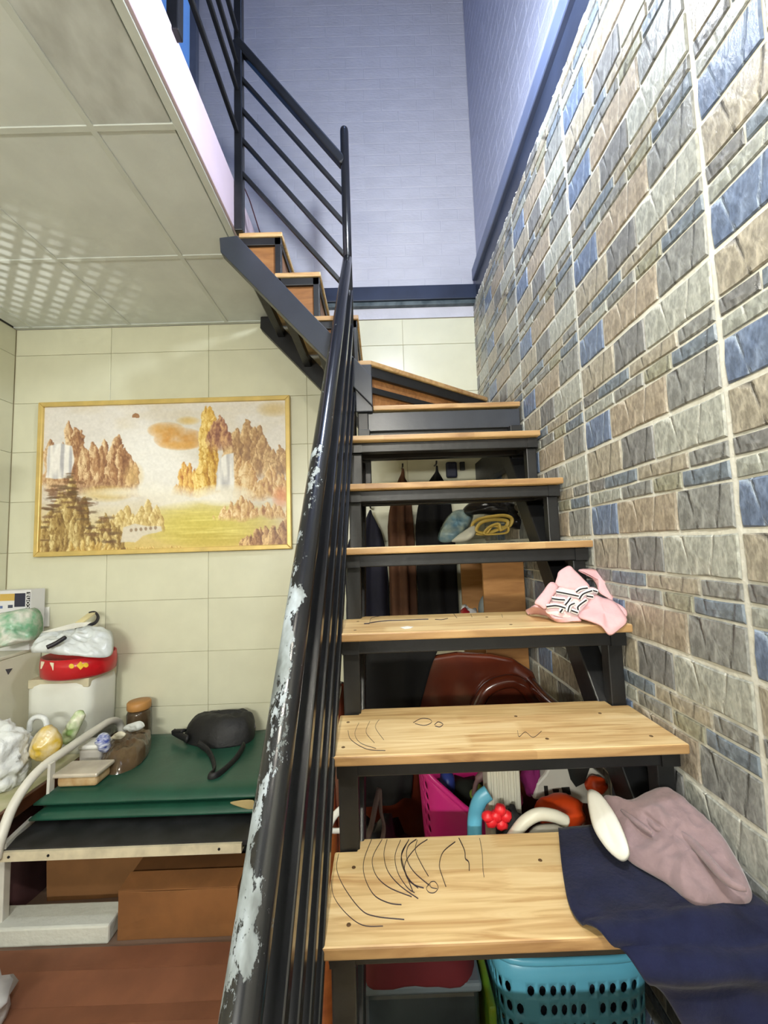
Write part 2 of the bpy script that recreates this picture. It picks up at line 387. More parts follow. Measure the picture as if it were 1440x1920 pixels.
# ------------------------------------------------------------------ room shell
bm = B(); box(bm, (-2.35, -2.4, -0.12), (0.75, 2.7, 0)); build('floor', bm, M_FLOOR, kind='structure')
bm = B(); box(bm, (-2.35, -2.5, 0), (0.75, -2.4, 5.7)); build('wall_front', bm, mat('front_wall_paint', (206, 208, 204), 0.6, var=0.03), kind='structure')
bm = B(); box(bm, (-2.35, -2.5, 5.6), (0.9, 2.8, 5.7)); build('ceiling_upper', bm, mat('upper_ceiling_paint', (150, 160, 196), 0.7, var=0.04), kind='structure')

# cream tiled walls: each tile its own bevelled slab
TW, TH, TX0, TZ0 = 0.600, 0.302, -1.630, 1.197
wb = B(); box(wb, (-2.35, YB+0.006, 0), (XR+0.06, YB+0.2, 2.878)); wall_back = build('wall_back', wb, M_GROUT, kind='structure')
wl = B(); box(wl, (-2.35, -2.4, 0), (XL-0.006, YB+0.006, 2.878)); wall_left = build('wall_left', wl, M_GROUT, kind='structure')
tile_cache = {}
def tile(parent, lo, hi):
    sz = tuple(round(hi[i]-lo[i], 3) for i in range(3)); c = (Vector(lo)+Vector(hi))/2
    if sz in tile_cache: copy_part(tile_cache[sz], 'tile', parent, c)
    else: bm = B(); box(bm, lo, hi); tile_cache[sz] = build('tile', bm, M_CREAM, parent, bevel=0.0014, seg=1)
g = 0.0009
for k in range(-4, 6):
    z0, z1 = max(0, TZ0+k*TH), min(2.873, TZ0+(k+1)*TH)
    if z1-z0 < 0.02: continue
    for i in range(-1, 4):
        x0, x1 = max(XL+0.002, TX0+i*TW), min(XR+0.02, TX0+(i+1)*TW)
        if x1-x0 > 0.02: tile(wall_back, (x0+g, YB, z0+g), (x1-g, YB+0.009, z1-g))
    for j in range(4):
        y1 = YB-0.002-j*TW; tile(wall_left, (XL-0.009, y1-TW+g, z0+g), (XL, y1-g, z1-g))

# plaster strip, foam-brick upper walls, beams
bm = B(); box(bm, (XL, YB-0.004, 2.876), (XR, YB+0.2, 2.945)); build('trim_1', bm, M_PLASTER, kind='structure')
def foam_wall(name, u0, u1, z0, z1, to3, slab):
    bm = B(); box(bm, *slab); wo = build(name, bm, M_PLASTER, kind='structure')
    bm = B(); r = random.Random(3); h, wd = 0.077, 0.23; k = 0; z = z0
    while z < z1:
        u = u0-(k % 2)*wd/2-r.random()*0.02; ze = min(z+h, z1)
        while u < u1:
            a, b_ = max(u, u0), min(u+wd, u1)
            if b_-a > 0.01:
                gp = 0.001; d0 = 0.0; d1 = 0.0014+r.uniform(-0.0003, 0.0003); bb = 0.004
                q = [(a+gp, z+gp), (b_-gp, z+gp), (b_-gp, ze-gp), (a+gp, ze-gp)]
                q2 = [(a+gp+bb, z+gp+bb), (b_-gp-bb, z+gp+bb), (b_-gp-bb, ze-gp-bb), (a+gp+bb, ze-gp-bb)]
                A = [bm.verts.new(to3(x, y, d0)) for x, y in q]; C = [bm.verts.new(to3(x, y, d1+r.uniform(-.0003, .0003))) for x, y in q2]
                bm.faces.new(C)
                for i in range(4): bm.faces.new((A[i], A[(i+1) % 4], C[(i+1) % 4], C[i]))
            u += wd
        z += h; k += 1
    f = build('foam_brick_panel', bm, M_FOAM, wo, kind='stuff', label='white embossed foam brick panels')
    return wo
foam_wall('wall_back_upper', -2.2, 0.655, 3.06, 5.58, lambda u, z, d: (u, YB+0.004-d, z), ((-2.35, YB+0.004, 2.945), (0.75, YB+0.2, 5.6)))
M_FOAM = mat('foam_brick_dim_blue', (160, 166, 190), 0.55, var=0.04, nscale=10, bump=0.35, bscale=55, stretch=(0.6, 1, 1.6))  # darker bluish foam copy: dim blue light put into the right wall's colour
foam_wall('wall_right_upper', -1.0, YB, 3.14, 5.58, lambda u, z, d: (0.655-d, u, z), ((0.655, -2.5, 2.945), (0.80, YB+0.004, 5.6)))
bm = B(); box(bm, (XL-0.15, -2.5, 3.1), (XL-0.02, YB+0.004, 5.6)); build('wall_left_upper', bm, M_PLASTER, kind='structure')
t = empty('trim_2', (0, YB, 2.945), kind='structure')
bm = B(); box(bm, (-0.60, YB-0.05, 2.970), (0.645, YB+0.004, 3.060)); build('beam_web', bm, M_BEAM, t, bevel=0.003)
bm = B(); box(bm, (-0.60, YB-0.035, 2.944), (0.640, YB+0.004, 2.970)); build('beam_flange', bm, mat('beam_teal_edge', (52, 66, 72), 0.5, nscale=16, col2=(92, 104, 110)), t, bevel=0.003)
t = empty('trim_3', (0.64, 1.0, 2.945), kind='structure')
bm = B(); box(bm, (0.628, -2.4, 2.962), (0.66, YB-0.05, 3.075)); build('beam_web', bm, M_BEAM, t, bevel=0.003)
bm = B(); box(bm, (0.606, -2.4, 3.075), (0.66, YB-0.05, 3.15)); build('beam_flange', bm, M_FLANGE, t, bevel=0.006)
# ragged mortar left along the top of the stone tiles
bm = B(); r = random.Random(5)
for i in range(46):
    y = 0.75+i*0.0375+r.uniform(-.01, .01); s = r.uniform(0.008, 0.02)
    blob(bm, (0.630, y, 2.948+r.uniform(0, .008)), (0.012, s*r.uniform(.8, 1.8), s*0.7), seed=i, amp=0.7, sub=1)
build('trim_4', bm, mat('mortar_crumbs', (206, 204, 200), 0.9, var=0.1, bump=0.4), kind='structure')

# ------------------------------------------------------------------ stone-look tile wall on the right
wr = B(); box(wr, (XR+0.001, -2.4, 0), (0.80, YB+0.006, 2.950)); wall_right = build('wall_right', wr, M_MORTAR, kind='structure')
SL, SH, SY0, SZ0 = 0.5046, 0.2523, 0.7185, 1.4772      # tile length, height, one joint's y, one joint's z
ROWS = [  # (v0, v1 from tile top, [(u0, u1, stone)])   u runs from far joint to near joint
 (0.022, 0.338, [(0, .35, 'tan'), (.35, .605, 'dark'), (.605, 1, 'light')]),
 (0.362, 0.487, [(0, .173, 'dark'), (.173, .464, 'slate'), (.464, .797, 'tan'), (.797, 1, 'grey')]),
 (0.508, 0.636, [(0, .324, 'pale'), (.324, .567, 'grey'), (.567, .753, 'green'), (.753, 1, 'slate')]),
 (0.660, 0.978, [(0, .274, 'blue'), (.274, .711, 'brown'), (.711, 1, 'grey')]),
]
def stone_bm(bm, ly, lz, seed, oy=0.0, oz=0.0, ox=0.0, mi=0):
    """rough-edged slab facing -X, ly x lz, its back on x=0"""
    r = random.Random(seed); ny = max(2, int(ly/0.035)); ny = min(ny, 6); nz = 2 if lz > 0.05 else 1
    per = []
    for i in range(ny): per.append((-ly/2+ly*i/ny, -lz/2, 0, 1))
    for i in range(nz): per.append((ly/2, -lz/2+lz*i/nz, -1, 0))
    for i in range(ny): per.append((ly/2-ly*i/ny, lz/2, 0, -1))
    for i in range(nz): per.append((-ly/2, lz/2-lz*i/nz, 1, 0))
    n = len(per); A, C = [], []
    for k, (y, z, a, b_) in enumerate(per):
        jy, jz = r.uniform(-.0013, .0013), r.uniform(-.0013, .0013)
        A.append(bm.verts.new((ox, oy+y+jy, oz+z+jz)))
        ins = r.uniform(.0016, .0034); d = r.uniform(.0026, .0036)
        yy, zz = y+jy+(-1 if y > 0 else 1)*ins*(1 if abs(y) > ly/2-.004 else 0)+r.uniform(-.001, .001), z+jz+(-1 if z > 0 else 1)*ins*(1 if abs(z) > lz/2-.004 else 0)+r.uniform(-.0012, .0012)
        C.append(bm.verts.new((ox-d, oy+yy, oz+zz)))
    for k in range(n): bm.faces.new((A[k], A[(k+1) % n], C[(k+1) % n], C[k])).material_index = mi
    mid = [bm.verts.new((ox-r.uniform(.0034, .0046), oy+(-ly/2+ly*(i+.5)/3)*1.0, oz+r.uniform(-.15, .15)*lz)) for i in range(3)]
    def nearest(p): return min(range(3), key=lambda i: abs(mid[i].co.y-p.co.y))
    for k in range(n):
        a, b_ = C[k], C[(k+1) % n]; i, j = nearest(a), nearest(b_)
        bm.faces.new((a, b_, mid[j])).material_index = mi
        if i != j: bm.faces.new((a, mid[j], mid[i])).material_index = mi
stones = []; SK = list(STONE)
for k in range(-6, 6):
    zt = SZ0+(k+1)*SH
    for c in range(-1, 4):
        yn = SY0+c*SL; yf = yn+SL
        for ri, (v0, v1, st) in enumerate(ROWS):
            for ci, (u0, u1, key) in enumerate(st):
                gp = 0.007; e0 = 0.008 if u0 == 0 else gp/2; e1 = 0.008 if u1 == 1 else gp/2
                ya, yb_ = yf-u0*SL-e0*0.8, yf-u1*SL+e1*0.8      # ya far, yb_ near
                z1, z0 = zt-v0*SH, zt-v1*SH
                if yb_ > YB-0.015 or z0 > 2.93 or z0 < 0: continue
                cut = False
                if ya > YB-0.002: ya = YB-0.002; cut = True
                if z1 > 2.945: z1 = 2.945; cut = True
                if z1-z0 < 0.012: continue
                cen = V(XR, (ya+yb_)/2, (z0+z1)/2); px, py = proj(cen) if cen.y > 0.3 else (9e9, 0)
                q = cen-CAM; ar = (ya-yb_)*(z1-z0)*abs(q.x)/q.length**3
                if not (-80 < px < 1560 and -120 < py < 1960): ar *= 0.001
                stones.append((ar, cut, ri, ci, key, cen, ya-yb_, z1-z0))
stones.sort(key=lambda s: -s[0])
tmpl = {}; rest = B()
for n_, (ar, cut, ri, ci, key, cen, ly, lz) in enumerate(stones):
    if n_ < 300:
        if cut or (ri, ci) not in tmpl:
            bm = B(); stone_bm(bm, ly, lz, ri*17+ci*5+(n_ if cut else 1)); me = bpy.data.meshes.new('stone'); bmesh.ops.recalc_face_normals(bm, faces=bm.faces); bm.to_mesh(me); bm.free()
            me.materials.append(STONE[key])
            if not cut: tmpl[(ri, ci)] = me
        else: me = tmpl[(ri, ci)]
        o = bpy.data.objects.new('stone', me); place(o, wall_right, cen.copy())
    else:
        stone_bm(rest, ly, lz, n_, cen.y, cen.z, cen.x, SK.index(key))
build('stone', rest, [STONE[k] for k in SK], wall_right, kind='stuff')

# ------------------------------------------------------------------ lay-in ceiling of the lower room, mezzanine above it
CZ = 2.880
cb = B(); box(cb, (-2.35, -2.4, CZ+0.012), (-0.625, YB+0.1, 3.04)); ceiling = build('ceiling', cb, mat('ceiling_void', (120, 120, 112), 0.8), kind='structure')
CX = [-0.640, -0.915, -1.508, -2.108, XL]; CYS = [YB-0.002, 1.893, 1.278, 0.668, 0.058, -0.552, -1.162, -1.772, -2.39]
pan = {}
for i in range(4):
    for j in range(8):
        lo, hi = V(CX[i+1]+0.008, CYS[j+1]+0.008, CZ), V(CX[i]-0.008, CYS[j]-0.008, CZ+0.012)
        mm = M_CEILM if (i == 0 and j >= 2) or (i == 1 and j == 3) else M_CEILP
        bm = B(); box(bm, lo, hi); build('ceiling_panel', bm, mm, ceiling, bevel=0.002, seg=1)
for x in CX[1:4]:
    bm = B(); box(bm, (x-0.011, -2.39, CZ-0.004), (x+0.011, YB-0.002, CZ+0.012)); build('ceiling_bar', bm, M_TBAR, ceiling, bevel=0.0015, seg=1)
for y in CYS[1:8]:
    bm = B(); box(bm, (XL, y-0.011, CZ-0.0035), (-0.638, y+0.011, CZ+0.012)); build('ceiling_bar', bm, M_TBAR, ceiling, bevel=0.0015, seg=1)
bm = B(); box(bm, (XL, YB-0.022, CZ-0.005), (-0.638, YB-0.001, CZ+0.012)); build('edge_angle', bm, M_TBAR, ceiling)
bm = B(); box(bm, (-0.642, -2.39, CZ-0.006), (-0.612, YB-0.001, CZ+0.012)); build('edge_angle', bm, M_TBAR, ceiling, bevel=0.002, seg=1)
t5 = B(); box(t5, (-0.625, -2.39, CZ-0.002), (-0.600, YB-0.055, 3.100)); build('trim_5', t5, M_FASCIA, kind='structure', bevel=0.002, seg=1)
bm = B(); box(bm, (XL-0.02, -2.39, 3.04), (-0.625, YB, 3.085)); build('floor_upper', bm, mat('mezzanine_floor', (140, 130, 120), 0.6), kind='structure')
# blue lit window on the upper floor
wn = empty('window_1', (-1.55, YB-0.02, 3.2), kind='structure')
bm = B()
for lo, hi in (((-2.02, 2.44, 3.20), (-1.97, 2.485, 5.50)), ((-1.135, 2.44, 3.20), (-1.095, 2.485, 5.50)), ((-2.02, 2.44, 3.15), (-1.095, 2.485, 3.20)), ((-2.02, 2.44, 5.5), (-1.095, 2.485, 5.55)), ((-1.57, 2.445, 3.2), (-1.54, 2.48, 5.5))): box(bm, lo, hi)
build('window_frame', bm, mat('window_frame_grey', (100, 108, 124), 0.4), wn)
for x0, x1 in ((-1.97, -1.57), (-1.54, -1.135)):
    bm = B(); box(bm, (x0, 2.46, 3.2), (x1, 2.466, 5.5)); build('pane', bm, mat('blue_window_pane', (70, 110, 180), 0.15, emit=(92, 140, 210), estr=0.55), wn)

# ------------------------------------------------------------------ staircase
stair = empty('staircase', (0.25, 0.9, 0), 'black steel staircase with open light wooden treads climbing along the stone wall', 'staircase')
TR = [(0.711, 0.842), (0.874, 1.052), (1.038, 1.260), (1.200, 1.468), (1.364, 1.678), (1.531, 1.885)]
XA, XB_, TT = -0.118, 0.608, 0.020
treads = []
M_SCREW = mat('rusty_screw', (104, 78, 50), 0.5, 0.3, var=0.3)
LOW = [(0.219, 0.212), (0.383, 0.422), (0.547, 0.632)]
ALL = LOW+TR
for i, (y, z) in enumerate(ALL):
    yb = y+(0.212 if i >= 3 else 0.165)
    bm = B()
    prism(bm, [(XA, y, z-TT), (XB_, y, z-TT), (XB_, yb-0.002, z-TT), (0.566, yb-0.002, z-TT), (0.566, yb+0.034, z-TT), (-0.072, yb+0.034, z-TT), (-0.072, yb-0.002, z-TT), (XA, yb-0.002, z-TT)], (0, 0, TT))
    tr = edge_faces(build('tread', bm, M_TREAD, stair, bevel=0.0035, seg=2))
    if i >= 3: treads.append(tr)
    for sx, sy in ((-0.085, 0.04), (0.565, 0.04), (-0.085, 0.165), (0.52, 0.165), (0.30, 0.165), (0.33, 0.045)):
        bm = B(); lathe(bm, [(0, 0.0009), (0.0038, 0.0006), (0.0045, -0.001)], (sx+0.01*math.sin(i*3+sx*9), y+sy, z), 10); build('screw', bm, M_SCREW, tr)
    # steel frame that carries the tread
    bm = B(); box(bm, (XA+0.008, y+0.034, z-TT-0.038), (XB_-0.006, y+0.072, z-TT)); build('front_crossbar', bm, M_BLACK, stair, bevel=0.003)
    bm = B(); box(bm, (XA+0.012, y+0.165, z-TT-0.038), (XB_-0.006, y+0.203, z-TT)); build('rear_crossbar', bm, M_BLACK, stair, bevel=0.003)
    for x0, x1 in ((XA+0.010, XA+0.052), (XB_-0.040, XB_-0.002)):
        zb = (ALL[i-1][1]-0.02 if i else 0.0)
        bm = B(); box(bm, (x0, y+0.050, zb), (x1, y+0.086, z-TT-0.002)); build('upright', bm, M_BLACK, stair, bevel=0.003)
        bm = B(); box(bm, (x0, y+0.03, z-TT-0.038), (x1, y+0.19, z-TT-0.002)); build('side_bar', bm, M_BLACK, stair)
SLP = 1.272
def strz(y): return 1.010+SLP*(y-1.08)
for x0, x1 in ((XA+0.012, XA+0.060), (0.545, 0.604)):
    dz = 0.135
    ys, ye = 0.30, 1.82
    bm = B(); prism(bm, [(x0, 1.08-1.010/SLP, 0), (x0, ye, strz(ye)), (x0, ye+0.05, strz(ye)-0.03), (x0, ye+0.05, strz(ye+0.05)-dz), (x0, 1.08-1.010/SLP+dz/SLP, 0)], (x1-x0, 0, 0))
    build('stringer', bm, M_BLACK, stair, bevel=0.004)
# winder steps
Z7, Z8, Z9, Z10, Z11 = 2.066, 2.263, 2.471, 2.672, 2.862
YF = 1.730
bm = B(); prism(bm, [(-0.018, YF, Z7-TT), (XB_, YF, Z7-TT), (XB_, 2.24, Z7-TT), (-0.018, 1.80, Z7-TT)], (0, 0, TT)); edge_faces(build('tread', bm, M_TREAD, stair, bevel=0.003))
bm = B(); box(bm, (-0.05, YF+0.010, 1.958), (XB_-0.002, YF+0.035, Z7-TT-0.008)); build('landing_face_plate', bm, M_STEEL, stair, bevel=0.002, label='blue-grey steel face plate')
bm = B(); box(bm, (-0.04, YF+0.03, 1.93), (XB_-0.004, YF+0.075, 1.965)); build('front_crossbar', bm, M_BLACK, stair, bevel=0.002)
bm = B(); box(bm, (XB_-0.05, YF+0.02, 1.80), (XB_-0.006, 2.4, 1.93)); build('side_bar', bm, M_BLACK, stair)
for x0 in (-0.085, 0.555):
    bm = B(); box(bm, (x0, 1.715, 1.69), (x0+0.05, YF+0.052, 1.96)); build('upright', bm, M_BLACK, stair, bevel=0.003)
bm = B(); box(bm, (-0.092, YF-0.012, 2.036), (-0.020, YF+0.06, Z8-TT)); build('corner_post', bm, M_STEEL, stair, bevel=0.004, label='blue-grey square steel corner post')
bm = B(); box(bm, (-0.085, YF, 1.70), (-0.04, YF+0.05, 2.036)); build('corner_post', bm, M_BLACK, stair, bevel=0.004)
NW = V(0.60, 2.222, 0)-V(-0.022, YF, 0); NWn = NW.normalized(); PERP = V(-NWn.y, NWn.x, 0)
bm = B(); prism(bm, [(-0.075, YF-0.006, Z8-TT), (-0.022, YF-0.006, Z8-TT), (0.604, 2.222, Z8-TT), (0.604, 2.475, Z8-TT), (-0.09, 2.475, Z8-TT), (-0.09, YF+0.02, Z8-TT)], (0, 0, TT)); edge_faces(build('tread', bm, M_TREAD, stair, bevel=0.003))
a, b_ = V(-0.022, YF, 0)+PERP*0.020+NWn*0.01, V(0.60, 2.222, 0)+PERP*0.020
bm = B(); obox(bm, a+V(0, 0, Z8-TT-0.024), b_+V(0, 0, Z8-TT-0.024), 0.026, 0.044, side=PERP); build('nosing_frame', bm, M_BLACK, stair, bevel=0.002)
a2, b2 = a+PERP*0.012, b_+PERP*0.012
bm = B(); obox(bm, a2+V(0, 0, (Z7+Z8-TT)/2), b2+V(0, 0, (Z7+Z8-TT)/2), 0.012, Z8-TT-Z7-0.006, side=PERP); build('riser_board', bm, M_RISER, stair)
bm = B(); obox(bm, a2+V(0, 0, Z7+0.075)-PERP*0.012, b2+V(0, 0, Z7+0.075)-PERP*0.012, 0.014, 0.026, side=PERP); build('riser_frame', bm, M_BLACK, stair)
UPF = [(-0.265, -0.070, Z9, Z8), (-0.430, -0.230, Z10, Z9), (-0.585, -0.395, Z11, Z10)]
for i, (x0, x1, z, zl) in enumerate(UPF):
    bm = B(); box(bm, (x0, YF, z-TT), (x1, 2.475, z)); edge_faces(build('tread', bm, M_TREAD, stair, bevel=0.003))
    bm = B(); box(bm, (x0, YF+0.008, z-TT-0.034), (x1-0.006, YF+0.036, z-TT)); build('front_frame', bm, M_BLACK, stair, bevel=0.002)
    bm = B(); box(bm, (x1-0.036, YF+0.008, z-TT-0.034), (x1-0.008, 2.47, z-TT)); build('nosing_frame', bm, M_BLACK, stair, bevel=0.002)
    bm = B(); box(bm, (x1-0.034, YF+0.008, zl-0.05), (x1-0.008, YF+0.036, z-TT-0.03)); build('frame_upright', bm, M_BLACK, stair, bevel=0.002)
    bm = B(); box(bm, (x1-0.028, YF+0.03, zl), (x1-0.016, 2.47, z-TT-0.002)); build('riser_board', bm, M_RISER, stair)
    # wooden cheek panel filling the triangle between tread and front stringer
    bm = B(); prism(bm, [(x0+0.004, YF+0.022, z-TT-0.02), (x1-0.03, YF+0.022, z-TT-0.02), (x1-0.03, YF+0.022, zl-0.055), (x0+0.004, YF+0.022, z-0.05)], (0, 0.010, 0)); build('cheek_board', bm, M_RISER, stair)
bm = B(); prism(bm, [(-0.661, YF-0.025, 2.822), (-0.584, YF-0.025, 2.830), (-0.02, YF-0.025, 2.185), (-0.02, YF-0.025, 2.055), (-0.656, YF-0.025, 2.757)], (0, 0.045, 0)); build('stringer', bm, M_STEEL, stair, bevel=0.003)
bm = B(); prism(bm, [(-0.690, 2.425, 2.879), (-0.619, 2.425, 2.879), (-0.05, 2.425, 2.235), (-0.05, 2.425, 2.105), (-0.694, 2.425, 2.808)], (0, 0.05, 0)); build('stringer', bm, M_BLACK, stair, bevel=0.003)
for x, z in ((-0.245, 2.40), (-0.41, 2.60), (-0.565, 2.79)):
    bm = B(); box(bm, (x-0.02, YF+0.015, z-0.045), (x+0.02, 2.43, z)); build('tie_bar', bm, M_BLACK, stair, bevel=0.002)
bm = B(); box(bm, (-0.06, YF+0.04, 2.0), (-0.02, 2.44, 2.06)); build('tie_bar', bm, M_BLACK, stair, bevel=0.002)
bm = B(); box(bm, (0.0, 2.43, 2.14), (0.605, 2.475, Z8-TT)); build('tie_bar', bm, M_BLACK, stair, bevel=0.002)

# pen drawings on the treads (flat ink lines)
M_INK = mat('ink_lines', (46, 34, 40), 0.6, var=0.2)
def ink(tr, polys, z, r=0.0006, name='pen_line'):
    for P, rr in polys:
        bm = B(); tube(bm, [p+V(0, 0, 0.0003) for p in cat_rom([atZ(x, y, z) for x, y in P], 6)], rr*1.7, 5, flat=0.4)
        build(name, bm, M_INK, tr)
def crop(L, s, ox, oy): return [(ox+x/s, oy+y/s) for x, y in L]
D1 = [([(60,260),(75,350),(140,440),(230,505),(340,510)],.0006),([(100,120),(90,200),(130,300),(220,420),(300,458),(455,475)],.0008),
 ([(278,42),(238,150),(240,240),(290,340),(370,385),(440,395)],.0009),([(335,42),(284,140),(300,230),(370,300),(495,352)],.0009),([(362,42),(345,120),(365,210),(430,290),(530,362)],.0009),
 ([(435,45),(405,130),(420,220),(470,300),(510,330)],.0009),([(480,42),(440,130),(450,200),(500,280),(560,305)],.0011),([(520,42),(475,80),(470,150),(510,220),(590,290)],.0011),
 ([(580,42),(520,85),(460,170),(470,250),(530,305)],.0009),([(525,45),(515,100),(545,170),(585,240)],.0009),([(470,60),(440,120),(455,200),(500,320)],.0012),
 ([(590,280),(575,305),(590,328),(620,328),(638,300),(620,270),(595,275),(600,300),(632,308)],.0007),
 ([(730,55),(665,110),(645,180),(660,240),(680,297)],.0010),([(750,35),(780,100),(785,145),(803,165),(806,210)],.0012),([(862,35),(875,110),(880,200),(886,245)],.0007)]
ink(treads[0], [(crop(P, 2.88, 600, 1560), r) for P, r in D1], TR[0][1])
D2 = [([(90,120),(100,150),(150,180),(210,185)],.0006),([(125,95),(112,130),(130,160),(180,178)],.0005),([(160,90),(148,125),(175,160)],.0005),([(190,85),(178,110),(205,150)],.0005),
 ([(300,95),(325,82),(352,84),(358,95),(335,104),(305,98)],.0007),([(368,102),(380,93),(395,100),(385,109),(370,106)],.0009),([(635,120),(640,140),(660,125),(685,142),(712,122)],.0005)]
ink(treads[1], [(crop(P, 1.714, 600, 1300), r) for P, r in D2], TR[1][1])
D3 = [([(235,128),(300,118),(370,112),(440,110),(560,105),(600,104)],.0014),([(205,132),(238,130)],.0016),([(240,125),(250,95),(300,84)],.0007),([(640,104),(680,106),(720,98)],.0008),([(755,70),(775,95)],.0006),([(860,72),(868,90)],.0006),([(1050,72),(1055,92)],.0006)]
ink(treads[2], [(crop(P, 3.273, 620, 1130), r) for P, r in D3], TR[2][1])
bm = B(); poly_patch(bm, [atZ(x, y, TR[2][1]+.001) for x, y in crop([(425,152),(470,144),(508,148),(490,158),(455,162)], 3.273, 620, 1130)], 0.001, sub=1, rings=1); build('paper_scrap', bm, mat('white_paper', (236, 234, 226), 0.7), treads[2])

# ------------------------------------------------------------------ stair railing
rail = stair
PT, PB = V(-0.110, 1.718, 2.715), V(-0.143, 0.417, 1.040)
dirp = (PT-PB)/(PT.y-PB.y)
def onrail(y, dz=0, dx=0): p = PB+dirp*(y-PB.y); return V(p.x+dx, p.y, p.z+dz)
pts = [onrail(0.12+(PT.y-0.12)*k/30) for k in range(31)]
bm = B(); tube(bm, pts, 0.0198, 20); build('handrail', bm, M_PIPE, rail, smooth=True, label='thick round handrail with black paint flaking off grey primer')
for k in range(1, 5):
    bm = B(); p, q = onrail(0.12+0.02*k, -0.15*k, 0.012), onrail(1.715, -0.15*k, 0.004); obox(bm, p, q, 0.030, 0.026, side=(1, 0, 0)); build('rail_bar', bm, M_BAR, rail, bevel=0.003)
bm = B(); lathe(bm, [(0, 0), (0.019, 0.0), (0.019, 1.632), (0.017, 1.645), (0.010, 1.653), (0, 1.655)], (-0.110, YF-0.002, 1.695), 18); build('railing_post', bm, M_BAR, rail, smooth=True)
bm = B(); lathe(bm, [(0.02, 0), (0.02, 0.60), (0, 0.612)], (-0.152, 0.115, 0), 16); build('railing_post', bm, M_BLACK, rail, smooth=True)
PL = -0.592
bm = B(); obox(bm, V(-0.115, YF, 3.172), V(PL, YF, 3.787), 0.040, 0.040, side=(0, 1, 0)); build('handrail', bm, M_BLACK, rail, bevel=0.008, seg=3)
for zl, zr in ((3.632, 3.025), (3.479, 2.882), (3.333, 2.731), (3.170, 2.585)):
    bm = B(); obox(bm, V(-0.113, YF, zr), V(PL, YF, zl), 0.019, 0.019, side=(0, 1, 0)); build('rail_bar', bm, M_BLACK, rail, bevel=0.004)
mz = empty('mezzanine_railing', (PL, 1.0, 3.085), 'black steel railing along the white edge of the upper floor', 'railing')
bm = B(); box(bm, (PL-0.006, YF-0.019, 2.86), (PL+0.030, YF+0.019, 4.05)); build('railing_post', bm, M_BLACK, stair, bevel=0.004)
for y in (1.187, 0.60, 0.0):
    bm = B(); box(bm, (PL-0.026, y-0.019, 3.085), (PL+0.012, y+0.019, 4.05)); build('post', bm, M_BLACK, mz, bevel=0.004)
for z, s in ((4.03, 0.04), (3.664, 0.019), (3.532, 0.019), (3.325, 0.019), (3.82, 0.019)):
    bm = B(); obox(bm, V(PL+0.008, 0.0, z), V(PL+0.008, YF-0.017, z), s, s, side=(1, 0, 0)); build('rail_bar', bm, M_BLACK, mz, bevel=0.004)
# wire stuck at the top step, small white clip
bm = B(); tube(bm, [atY(455, 345, 1.86), atY(468, 375, 1.86), V(-0.50, 1.86, Z11+0.002)], 0.003, 6); build('cable', bm, mat('dark_cable', (70, 30, 36), 0.5), None, label='thin dark cable dropping onto the topmost wooden step', cat='cable')

# ------------------------------------------------------------------ bulb hanging in the stairwell (just above the frame)
mat('white_plastic', (232, 232, 226), 0.4)
for L_, zc, mm, lb in ((LAMP, 5.6, mat('glowing_cool_bulb', (255, 250, 240), 0.4, emit=(236, 244, 255), estr=LAMP_E), 'bare cool white bulb hanging on a cord in the stairwell'),
                       (LAMP2, 5.6, mat('glowing_warm_bulb', (255, 250, 240), 0.4, emit=(255, 250, 236), estr=LAMP2_E), 'white bulb hanging behind the viewer under an added shade that blocks upward light')):
    lamp = empty('pendant_lamp', L_, lb, 'lamp')
    bm = B(); lathe(bm, [(0, 0.05), (0.02, 0.05), (0.022, 0.09), (0.012, 0.11), (0, 0.11)], L_, 16); build('lamp_socket', bm, MATS['white_plastic'], lamp, smooth=True)
    bm = B(); tube(bm, [(L_.x, L_.y, L_.z+0.1), (L_.x, L_.y, zc)], 0.004, 8); build('lamp_cord', bm, MATS['white_plastic'], lamp)
    bm = B(); lathe(bm, [(0.018, 0.055), (0.034, 0.02), (0.038, -0.01), (0.032, -0.04), (0.016, -0.055), (0, -0.058)], L_, 20); build('bulb', bm, mm, lamp, smooth=True)
bm = B(); n_ = 28
lathe(bm, [(0.03, 0.105), (0.06, 0.095), (0.16, 0.0), (0.165, -0.03), (0.161, -0.03), (0.156, -0.002), (0.058, 0.09), (0.03, 0.10)], LAMP2, n_); build('upward_light_block', bm, mat('light_block_white', (236, 236, 230), 0.5), lamp, smooth=True)  # shade added to keep this bulb's light off the upper wall
LL = V(-2.06, 1.72, 1.93); ll = empty('lattice_gobo', LL-V(.15, 0, .05), 'unseen lattice rig added at the left wall to throw light squares on the ceiling', 'lamp')  # spot behind a lattice, added out of view to pattern the ceiling with light
sp_ = bpy.data.lights.new('gobo_spot', 'SPOT'); sp_.energy = 13; sp_.color = (1, .99, .93); sp_.shadow_soft_size = .0007; sp_.spot_size = math.radians(66); sp_.spot_blend = .9
so_ = bpy.data.objects.new('gobo_spot', sp_); so_.location = LL; AX = V(.20, .20, .9).normalized(); so_.rotation_euler = AX.to_track_quat('-Z', 'Y').to_euler(); COL.objects.link(so_)
S1 = AX.cross(V(0, 0, 1)).normalized(); S2 = AX.cross(S1)
bm = B(); n_ = 20; R0 = [LL-AX*.03+(S1*math.cos(2*math.pi*k/n_)+S2*math.sin(2*math.pi*k/n_))*.056 for k in range(n_)]
for k in range(n_): prism(bm, [R0[k], R0[(k+1) % n_], R0[(k+1) % n_]+(LL-R0[(k+1) % n_])*.04, R0[k]+(LL-R0[k])*.04], AX*.125)
build('gobo_side', bm, MATS['white_plastic'], ll)
